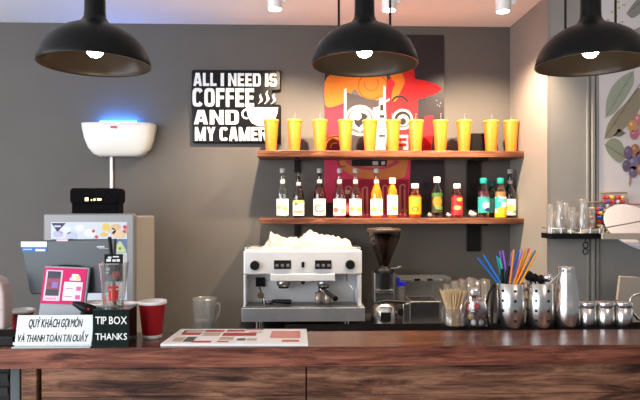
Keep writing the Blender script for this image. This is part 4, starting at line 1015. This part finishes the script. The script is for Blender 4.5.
# tray rack beside it
YQ = YP-.27; zq = Z(233.5, YQ, 620); tk = thing('tray_rack', 'pale tray rack holding white discs beside the black rack', 'rack', (X(640, YQ), YP, zq-.03))
xc, xd = X(601.5, YQ), XE-.5
MB().box(xc, xd, YQ-.01, YQ+.004, zq-.030, zq+.002, M['board']).build('front_lip', tk, world=True, bevel=.002)
xk = X(603, YP)
MB().box(xk, xd, YQ+.16, YP-.001, zq-.030, zq-.016, M['board']).build('deck', tk, world=True, bevel=.002)
mb = MB(); p1, p2 = P(604, 228, YQ-.004), P(650, 219.5, YQ-.004); mb.tube([p1, p2, (xd, YQ-.004, p2.z)], .003, M['steeldark']); mb.tube([(xc+.006, YQ-.002, zq-.01), p1], .003, M['steeldark'])
mb.tube([(X(626, YP), YP-.02, Z(204, YP)), (xd, YP-.02, Z(204, YP))], .003, M['redink']); mb.tube([(X(626, YP), YP-.02, Z(199, YP)), (X(626, YP), YP-.02, zq-.02)], .003, M['steeldark'])
for sx in (X(612, YP), xd-.02): mb.box(sx-.008, sx+.008, YQ+.003, YQ+.161, zq-.030, zq-.020, M['board'])
mb.build('wire_frame', tk, world=True)
TL = -.70; dn = Vector((0, -math.sin(.70), -math.cos(.70))); nb = Vector((0, math.cos(.70), -math.sin(.70)))
def disc(c_, r, lab):
    T = Matrix.Translation(c_) @ Matrix.Rotation(TL, 4, 'X')
    o = MB().lathe([(r-.002, -.003), (r, -.001), (r, .001), (r-.002, .003)], M['disc'], n=48, T=T, axis='Y').build('round_board')
    tag(o, lab, 'board', 'white round boards in the tray rack')
cd = P(632, 225, YQ+.080)
disc(cd, .147, 'white round board leaning in the tray rack, in front of its twin')
disc(cd+nb*.012+dn*.012+Vector((.035, 0, 0)), .147, 'white round board tucked close behind the other in the tray rack')
# candy boxes
for (u0, v0, u1, Yq, lab, gcount) in ((606.5, 192, 627, YP-.085, 'larger clear box of red and yellow balls behind the white discs', 12), (592.5, 201.5, 605.0, YP-.075, 'smaller clear box of blue and red balls beside the glasses', 9)):
    a, b = P(u0, v0, Yq), P(u1, v0, Yq); zb = zt if u0 < 600 else zq-.016
    t = thing('candy_box', lab, 'box', ((a.x+b.x)/2, Yq+.03, zb), group='clear candy boxes')
    MB().box(a.x, b.x, Yq, Yq+.06, zb, a.z-.006, M['glass']).build('box_body', t, world=True)
    mb = MB()
    zr_ = a.z-.004
    mb.tube([(a.x, Yq, zr_), (b.x, Yq, zr_), (b.x, Yq+.06, zr_), (a.x, Yq+.06, zr_), (a.x, Yq, zr_)], .003, C((.35, .25, .16), .35)); mb.build('rim', t, world=True)
    rr = random.Random(int(u0)); mb = MB(); k = 0
    z_ = zb+.0125
    while z_ < a.z-.022:
        nxx = max(2, int((b.x-a.x-.006)/.025))
        for i in range(nxx):
            for yy in (.016, .044):
                cidx = (i*3+k*2+int(yy*100)) % 5; k += 1
                mb.ball((a.x+.014+(b.x-a.x-.028)*i/(nxx-1), Yq+yy, z_), .0118, C([(.62, .03, .03), (.78, .55, .05), (.70, .66, .60), (.04, .09, .40), (.62, .03, .03)][(cidx+rr.randrange(2)) % 5], .35), 10)
        z_ += .0245
    o = mb.build('candy_balls'); tag(o, ('red and yellow' if u0 > 600 else 'blue and red')+' candy balls filling the '+('larger' if u0 > 600 else 'smaller')+' clear box', 'sweets', kind='stuff')
# ring hook under the rack
p = P(585.5, 244, Yr+.03); mb = MB()
mb.tube([(p.x, Yr+.03, zt-.0305), (p.x, Yr+.03, p.z+.006)], .003, M['blackplastic'])
for cz in (p.z-.006, p.z-.042):
    mb.tube([(p.x+.014*math.cos(a), Yr+.03, cz+.016*math.sin(a)) for a in [2*PI*q/16 for q in range(17)]], .0032, M['black'], 6)
tag(mb.build('ring_clip'), 'dark ring clip hanging under the black wall rack', 'clip')

# ------------------------------------------------------------------ things on the bar
# menu board
pts = [(160, 346.6), (308, 346.6), (307, 330.4), (180, 330.4)]
Ya, Yb = Y0+.006, Y1-.012
def fl(u, v):      # point of the bar top seen at a pixel
    d = P(u, v, 1.0)-Vector((0, 0, CZ)); t_ = (ZB-CZ)/d.z; return Vector((d.x*t_, d.y*t_, ZB))
c4 = [fl(160.5, 346.0), fl(308, 346.0), fl(306.5, 330.8), fl(181, 330.8)]
mn_ = thing('menu_board', 'white laminated menu with red blocks lying flat on the bar', 'menu', (c4[0]+c4[2])/2)
mb = MB(); th = .007
vs = [tuple(p) for p in c4]+[(p.x, p.y, p.z+th) for p in c4]
mb.raw(vs, [(3, 2, 1, 0), (4, 5, 6, 7), (0, 1, 5, 4), (1, 2, 6, 5), (2, 3, 7, 6), (3, 0, 4, 7)], M['paper']); mb.build('sheet', mn_, world=True)
mb = MB()
def q4(s, t_): return (c4[0]*(1-s)+c4[1]*s)*(1-t_)+(c4[3]*(1-s)+c4[2]*s)*t_
def mblock(s0, t0_, s1, t1, c, k=0):
    z = ZB+th+.0004+.0003*k; mb.raw([(q.x, q.y, z) for q in (q4(s0, t0_), q4(s1, t0_), q4(s1, t1), q4(s0, t1))], [(0, 1, 2, 3)], C(c, .35))
R1, R2, TN, BK = (.45, .03, .03), (.52, .07, .06), (.55, .42, .30), (.10, .09, .09)
for b_ in ((.05, .80, .20, .92, (.45, .40, .35)), (.21, .78, .36, .92, R1), (.38, .80, .52, .93, R1), (.52, .90, .66, .98, R2), (.56, .72, .66, .80, TN), (.06, .56, .20, .74, R2), (.22, .50, .35, .74, TN), (.37, .50, .62, .72, R1),
           (.05, .14, .12, .40, TN), (.13, .12, .20, .44, BK), (.20, .08, .33, .18, R1), (.37, .24, .47, .44, TN), (.37, .10, .45, .18, R2), (.50, .20, .56, .34, BK), (.57, .2, .64, .34, TN), (.73, .36, .95, .84, (.66, .20, .16)), (.82, .12, .94, .24, R2), (.05, .66, .07, .9, BK)): mblock(*b_)
for i in range(6): mblock(.745, .42+.065*i, .935, .44+.065*i, (.75, .40, .36), 1)
mb.build('print', mn_, world=True)

# acrylic order sign
Yn = 1.925
pa, pb, pt = P(13, 348.5, Yn), P(91.5, 348.5, Yn), P(13, 315.5, Yn+.03)
sw = pb.x-pa.x; shh = .101; tilt = -.24
sn = thing('acrylic_sign', 'white acrylic table sign with black ordering notice at the bar edge', 'sign', (pa.x, Yn, ZB), rz=0)
T = Matrix.Translation((0, 0, 0.004)) @ Matrix.Rotation(tilt, 4, 'X')
mb = MB(); mb.box(0.004, sw, 0, .004, 0, shh, M['acryl'], T=T)
mb.build('face', sn, bevel=.001)
mb = MB(); mb.box(0, sw, -.012, .042, 0, .004, M['acryledge']); mb.box(0, sw, -.004, 0, .004, .014, M['acryledge'], T=T); mb.build('foot_plate', sn, bevel=.001)
mb = MB(); mb.text('QUÝ KHÁCH GỌI MÓN', sw*.17, sw*.86, shh*.52, shh*.94, -.0006, M['ink'], bold=.012, shear=.18, T=T)
mb.text('VÀ THANH TOÁN TẠI QUẦY', sw*.05, sw*.95, shh*.08, shh*.50, -.0006, M['ink'], bold=.012, shear=.18, T=T)
mb.build('lettering', sn)
# tip box
Yt = 1.918; a, b = P(92.5, 309.5, Yt), P(129, 309.5, Yt)
tb = thing('tip_box', 'dark green-black tip box with white lettering beside the acrylic sign', 'box', ((a.x+b.x)/2, Yt+.06, ZB))
MB().box(a.x, b.x, Yt, Yt+.092, ZB, a.z, M['tipbox']).build('box_body', tb, world=True, bevel=.002)
mb = MB(); zA = lambda v: Z(v, Yt, 111); xA = lambda u: X(u, Yt)
mb.text('TIP BOX', xA(95.5), xA(127), zA(324.2), zA(316.5), Yt-.0002, M['paper'], bold=.008); mb.build('lettering', tb, world=True); mb = MB(); mb.text('THANKS', xA(95.5), xA(127), zA(340), zA(333.2), Yt-.0002, M['paper'], bold=.008)
mb.build('lettering', tb, world=True)
ztb = a.z
# clear cup on the tip box
Yc = Yt+.05; t = thing('clear_cup', 'clear plastic cup with red print standing on the tip box', 'cup', (X(113.5, Yc), Yc, ztb))
hc = Z(262.5, Yc, 113)-ztb
rb_, rt_ = .033, .049
MB().lathe([(rb_, 0), (rt_, hc), (rt_+.001, hc), (rt_-.001, hc-.002), (rb_-.001, .003), (.001, .002)], M['cupclear'], n=28, cap1=False).build('cup_body', t)
mb = MB(); RR = C((.55, .04, .03), .4)
def rad(z): return rb_+(rt_-rb_)*z/hc+.0006
for a0, a1, z0_, z1_ in ((-1.35, -1.22, .045, .125), (-1.22, -1.0, .040, .052), (-.1, .14, .035, .085), (.20, .44, .03, .09), (.5, .72, .04, .085), (-.12, .7, .092, .104), (-.55, -.4, .02, .06)):
    z0_ *= .72; z1_ *= .72 if z1_ < .11 else 1
    mb.patch(rad(z0_), z0_, z1_, a0, a1, RR, r1=rad(z1_), n=6)
mb.build('red_print', t)
zc_ = lambda v, u=113: Z(v, Yc-.02, u)-ztb
cc_ = thing('price_card', 'black card with white and red marks in the clear cup', 'card', (X(113.5, Yc), Yc, ztb+.004))
ux = lambda u: X(u, Yc-.012)-X(113.5, Yc)
T = Matrix.Rotation(.03, 4, 'Y')
MB().box(ux(104.5), ux(123), -.013, -.011, zc_(283), zc_(255.5), M['ink']).build('card', cc_)
mb = MB()
for u0, v0, u1, v1, c in ((108, 258, 111.5, 260, (.7, .7, .7)), (113, 257.5, 119, 258.8, (.7, .7, .7)), (106.5, 260.5, 111, 263, (.75, .75, .75)), (112.5, 260.8, 116, 263, (.7, .7, .7)), (116.8, 260.5, 120, 263, (.7, .7, .7)), (106, 265, 119, 266, (.4, .4, .4)), (106, 269, 110, 272, (.4, .4, .4)), (106, 273, 109, 275, (.45, .45, .45)), (112.5, 273, 115, 278, (.5, .05, .04)), (115.8, 273, 118.8, 278, (.5, .05, .04)), (113, 279, 118, 280, (.4, .05, .04))):
    mb.box(ux(u0), ux(u1), -.0138, -.0131, zc_(v1), zc_(v0), C(c))
mb.build('print', cc_)
p0, p1 = P(113, 268, Yc), P(109.5, 237, Yc); d0 = Vector((X(113.5, Yc), Yc, ztb))
pn = thing('black_pen', 'black pen standing in the clear cup behind the card', 'pen', (d0.x, d0.y, d0.z+.004))
MB().tube([(.004, .004, .001), tuple(p0-d0-Vector((0, 0, .004))), tuple(p1-d0-Vector((0, 0, .004)))], [.0055, .0055, .0062], M['blackplastic'], 10).build('barrel', pn)
MB().tube([tuple(p0-d0-Vector((0, 0, .006))), tuple(p0-d0+Vector((-.001, 0, .006)))], .0066, C((.45, .36, .2), .4), 10).build('ring', pn)
# paper cups
def paper_cup(u, Y, top, rt, lab, rbf=.70):
    h_ = P(u, top, Y).z-ZB; rb = rt*rbf
    t = thing('paper_cup', lab, 'cup', (X(u, Y), Y, ZB), group='red paper cups')
    k = .13
    MB().lathe([(rb+(rt-rb)*.10, h_*.10), (rt, h_)], M['cupred'], n=36, cap0=False, cap1=False).build('cup_wall', t)
    MB().lathe([(rb-.002, 0), (rb, .001), (rb+(rt-rb)*.10+.0004, h_*.10)], M['paper'], n=36).build('base_ring', t)
    MB().lathe([(rt-.001, h_-.012), (rt+.003, h_-.011), (rt+.0035, h_-.002), (rt+.001, h_), (rt-.002, h_-.003)], M['paper'], n=36, cap0=False, cap1=False).build('rim', t)
    MB().lathe([(rt-.002, h_-.004), (rb+.001, .0125)], M['paper'], n=36, cap0=False, cap1=False).build('lining', t)
paper_cup(152.3, 2.06, 300.3, .0470, 'large red paper cup with white rim standing clear of the tip box')
paper_cup(124.5, 2.065, 302.5, .0405, 'red paper cup close behind the tip box, its edge showing')
paper_cup(99.5, 2.055, 302.0, .0405, 'red paper cup behind the barcode scanner, only its rim showing')
paper_cup(22, 2.12, 309, .0400, 'small red paper cup half hidden behind the acrylic sign')
# display stand with pink payment screen
Yq = 2.018; bl, br = P(35.5, 330, Yq), P(81, 330, Yq)
wq = .154; hq = .250; tq = -.22
qs = thing('payment_display', 'grey tilted payment stand with a bright pink screen', 'display stand', ((bl.x+br.x)/2, Yq, ZB), rz=.06)
T = Matrix.Translation((0, 0, .006)) @ Matrix.Rotation(tq, 4, 'X') @ Matrix.Rotation(.05, 4, 'Y')
MB().box(-wq/2, wq/2, 0, .016, 0, hq, M['greyplastic'], T=T).build('back_panel', qs, bevel=.004)
MB().box(-wq/2, wq/2, 0, .06, 0, .008, M['greyplastic']).build('base', qs, bevel=.002)
MB().box(-.035, .035, .004, .06, hq-.02, hq+.006, M['blackplastic'], T=T).build('top_bracket', qs, bevel=.004)
mb = MB(); x0_, x1_, z0_, z1_ = -wq/2+.002, wq/2-.008, hq*.475, hq-.006
mb.box(x0_, x1_, -.003, -.0003, z0_, z1_, M['pink'], T=T)
def sp(a0, b0, a1, b1, c, k): mb.box(x0_+(x1_-x0_)*a0, x0_+(x1_-x0_)*a1, -.003-.0007*k, -.003-.0007*(k-1)+.0001, z0_+(z1_-z0_)*b0, z0_+(z1_-z0_)*b1, C(c, .3), T=T)
sp(.05, .08, .44, .93, (.80, .55, .66), 1); sp(.09, .22, .40, .90, (.03, .03, .05), 2); sp(.09, .40, .40, .70, (.30, .05, .10), 3); sp(.22, .44, .36, .60, (.25, .15, .50), 4); sp(.12, .46, .20, .60, (.22, .04, .07), 4)
sp(.11, .12, .36, .16, (.75, .25, .45), 2)
sp(.50, .10, .94, .62, (.84, .76, .80), 1); sp(.55, .42, .72, .45, (.5, .3, .4), 2); sp(.80, .38, .91, .50, (.75, .10, .32), 2); sp(.80, .14, .91, .26, (.75, .10, .32), 2); sp(.55, .20, .72, .23, (.5, .3, .4), 2)
sp(.62, .66, .88, .74, (.85, .72, .76), 1); sp(.66, .74, .82, .84, (.88, .80, .82), 1); sp(.76, .68, .86, .80, (.80, .62, .25), 2)
mb.build('screen', qs)
# POS monitor, seen from behind
Yz = 2.10
mo = thing('checkout_monitor', 'slate grey checkout monitor seen from behind with blue sticker', 'monitor', (X(72, Yz), Yz, ZB))
mb = MB(); prs = xz([(20.5, 241), (115.5, 239), (114, 262), (107, 293), (31, 294.5), (29, 290)], Yz)
mb.poly(prs, Yz, M['pos'], .022); mb.build('case', mo, world=True, bevel=.004)
pc = xz([(24, 243), (112, 241), (106, 290), (33, 291)], Yz); MB().poly(pc, Yz+.0225, M['ink'], .002).build('screen', mo, world=True)
mb = MB()
def sq(u0, v0, u1, v1, c, k=0, tgt=None): (tgt or mb).poly(xz([(u0, v0), (u1, v0), (u1, v1), (u0, v1)], Yz), Yz-.0012-.0005*k, C(c, .4), .0009)
sq(21, 241.5, 47, 247, (.78, .76, .74)); sq(22, 247, 47.3, 252, (.03, .14, .45)); sq(35.5, 249, 45.5, 251.2, (.7, .72, .75), 1); sq(23.5, 248.8, 32, 250, (.4, .5, .7), 1); sq(25, 243.5, 44, 244.8, (.8, .66, .6), 1)
mb.build('sticker', mo, world=True)
mb = MB(); sq(97, 246, 104.5, 247.5, (.55, .57, .58)); sq(99, 248, 108.5, 248.8, (.30, .33, .35)); mb.build('badge', mo, world=True)
mb = MB(); sq(56.5, 239.3, 68, 241.2, (.72, .55, .62)); mb.build('pink_note', mo, world=True)
MB().box(X(62, Yz), X(82, Yz), Yz+.004, Yz+.020, ZB+.008, Z(293, Yz, 72), M['pos']).build('stand_neck', mo, world=True, bevel=.004)
MB().box(X(46, Yz), X(96, Yz), Yz-.012, Yz+.06, ZB, ZB+.010, M['pos']).build('stand_foot', mo, world=True, bevel=.004)
# barcode scanner: standing on its own foot behind the acrylic sign
Yv = 1.985; p = P(84, 309, Yv)
bs = thing('barcode_scanner', 'black hand scanner with pointed nose between sign and tip box', 'scanner', (p.x+.02, Yv+.03, ZB))
hp = [P(73, 303.3, Yv), P(77, 304.3, Yv), P(82, 306.5, Yv), P(88, 309.5, Yv), P(94.5, 311, Yv+.01)]
MB().tube(hp, [.006, .011, .015, .019, .017], M['blackplastic'], 14).build('scanner_head', bs, world=True)
MB().tube([P(86, 310, Yv), Vector((X(80, Yv), Yv+.004, ZB+.05)), Vector((X(79, Yv), Yv+.005, ZB+.012))], [.015, .014, .017], M['blackplastic'], 12).build('grip', bs, world=True)
MB().lathe([(.018, 0), (.018, .010), (.015, .014)], M['blackplastic'], c=(X(79, Yv), Yv+.005, ZB)).build('stand', bs, world=True)
pp = P(88.5, 309.3, Yv-.02); MB().ball((pp.x, Yv-.0185, pp.z), .004, C((.6, .03, .02), .4), 10).build('indicator', bs, world=True)
# pale round-shouldered container and black tray at the frame edge
Yu = 1.985
t = thing('pale_container', 'pale pink round-shouldered container at the end of the bar', 'container', (X(-6, Yu), Yu, ZB+.0325))
pts = [(-24, 280), (-22, 276.5), (0, 277), (5, 280), (8, 285), (9.8, 294), (10.3, 305), (10.3, 330), (-24, 330)]
pw = xz([(u-6, v) for u, v in pts], Yu)
zmn = ZB+.0325
MB().poly([(x_, max(z_, zmn)) for x_, z_ in pw], Yu, M['palepink'], .06).build('container_body', t, world=True, bevel=.008, seg=3)
MB().poly(xz([(-4, 309), (4, 309), (4, 310), (-4, 310)], Yu), Yu-.0012, C((.4, .3, .3)), .001).build('seam', t, world=True)
tag(MB().box(-1.18, X(14, 1.95), 1.945, 2.065, ZB, ZB+.032, M['blackplastic']).build('serving_tray', bevel=.004), 'flat black tray at the end of the bar under the pale container', 'tray')
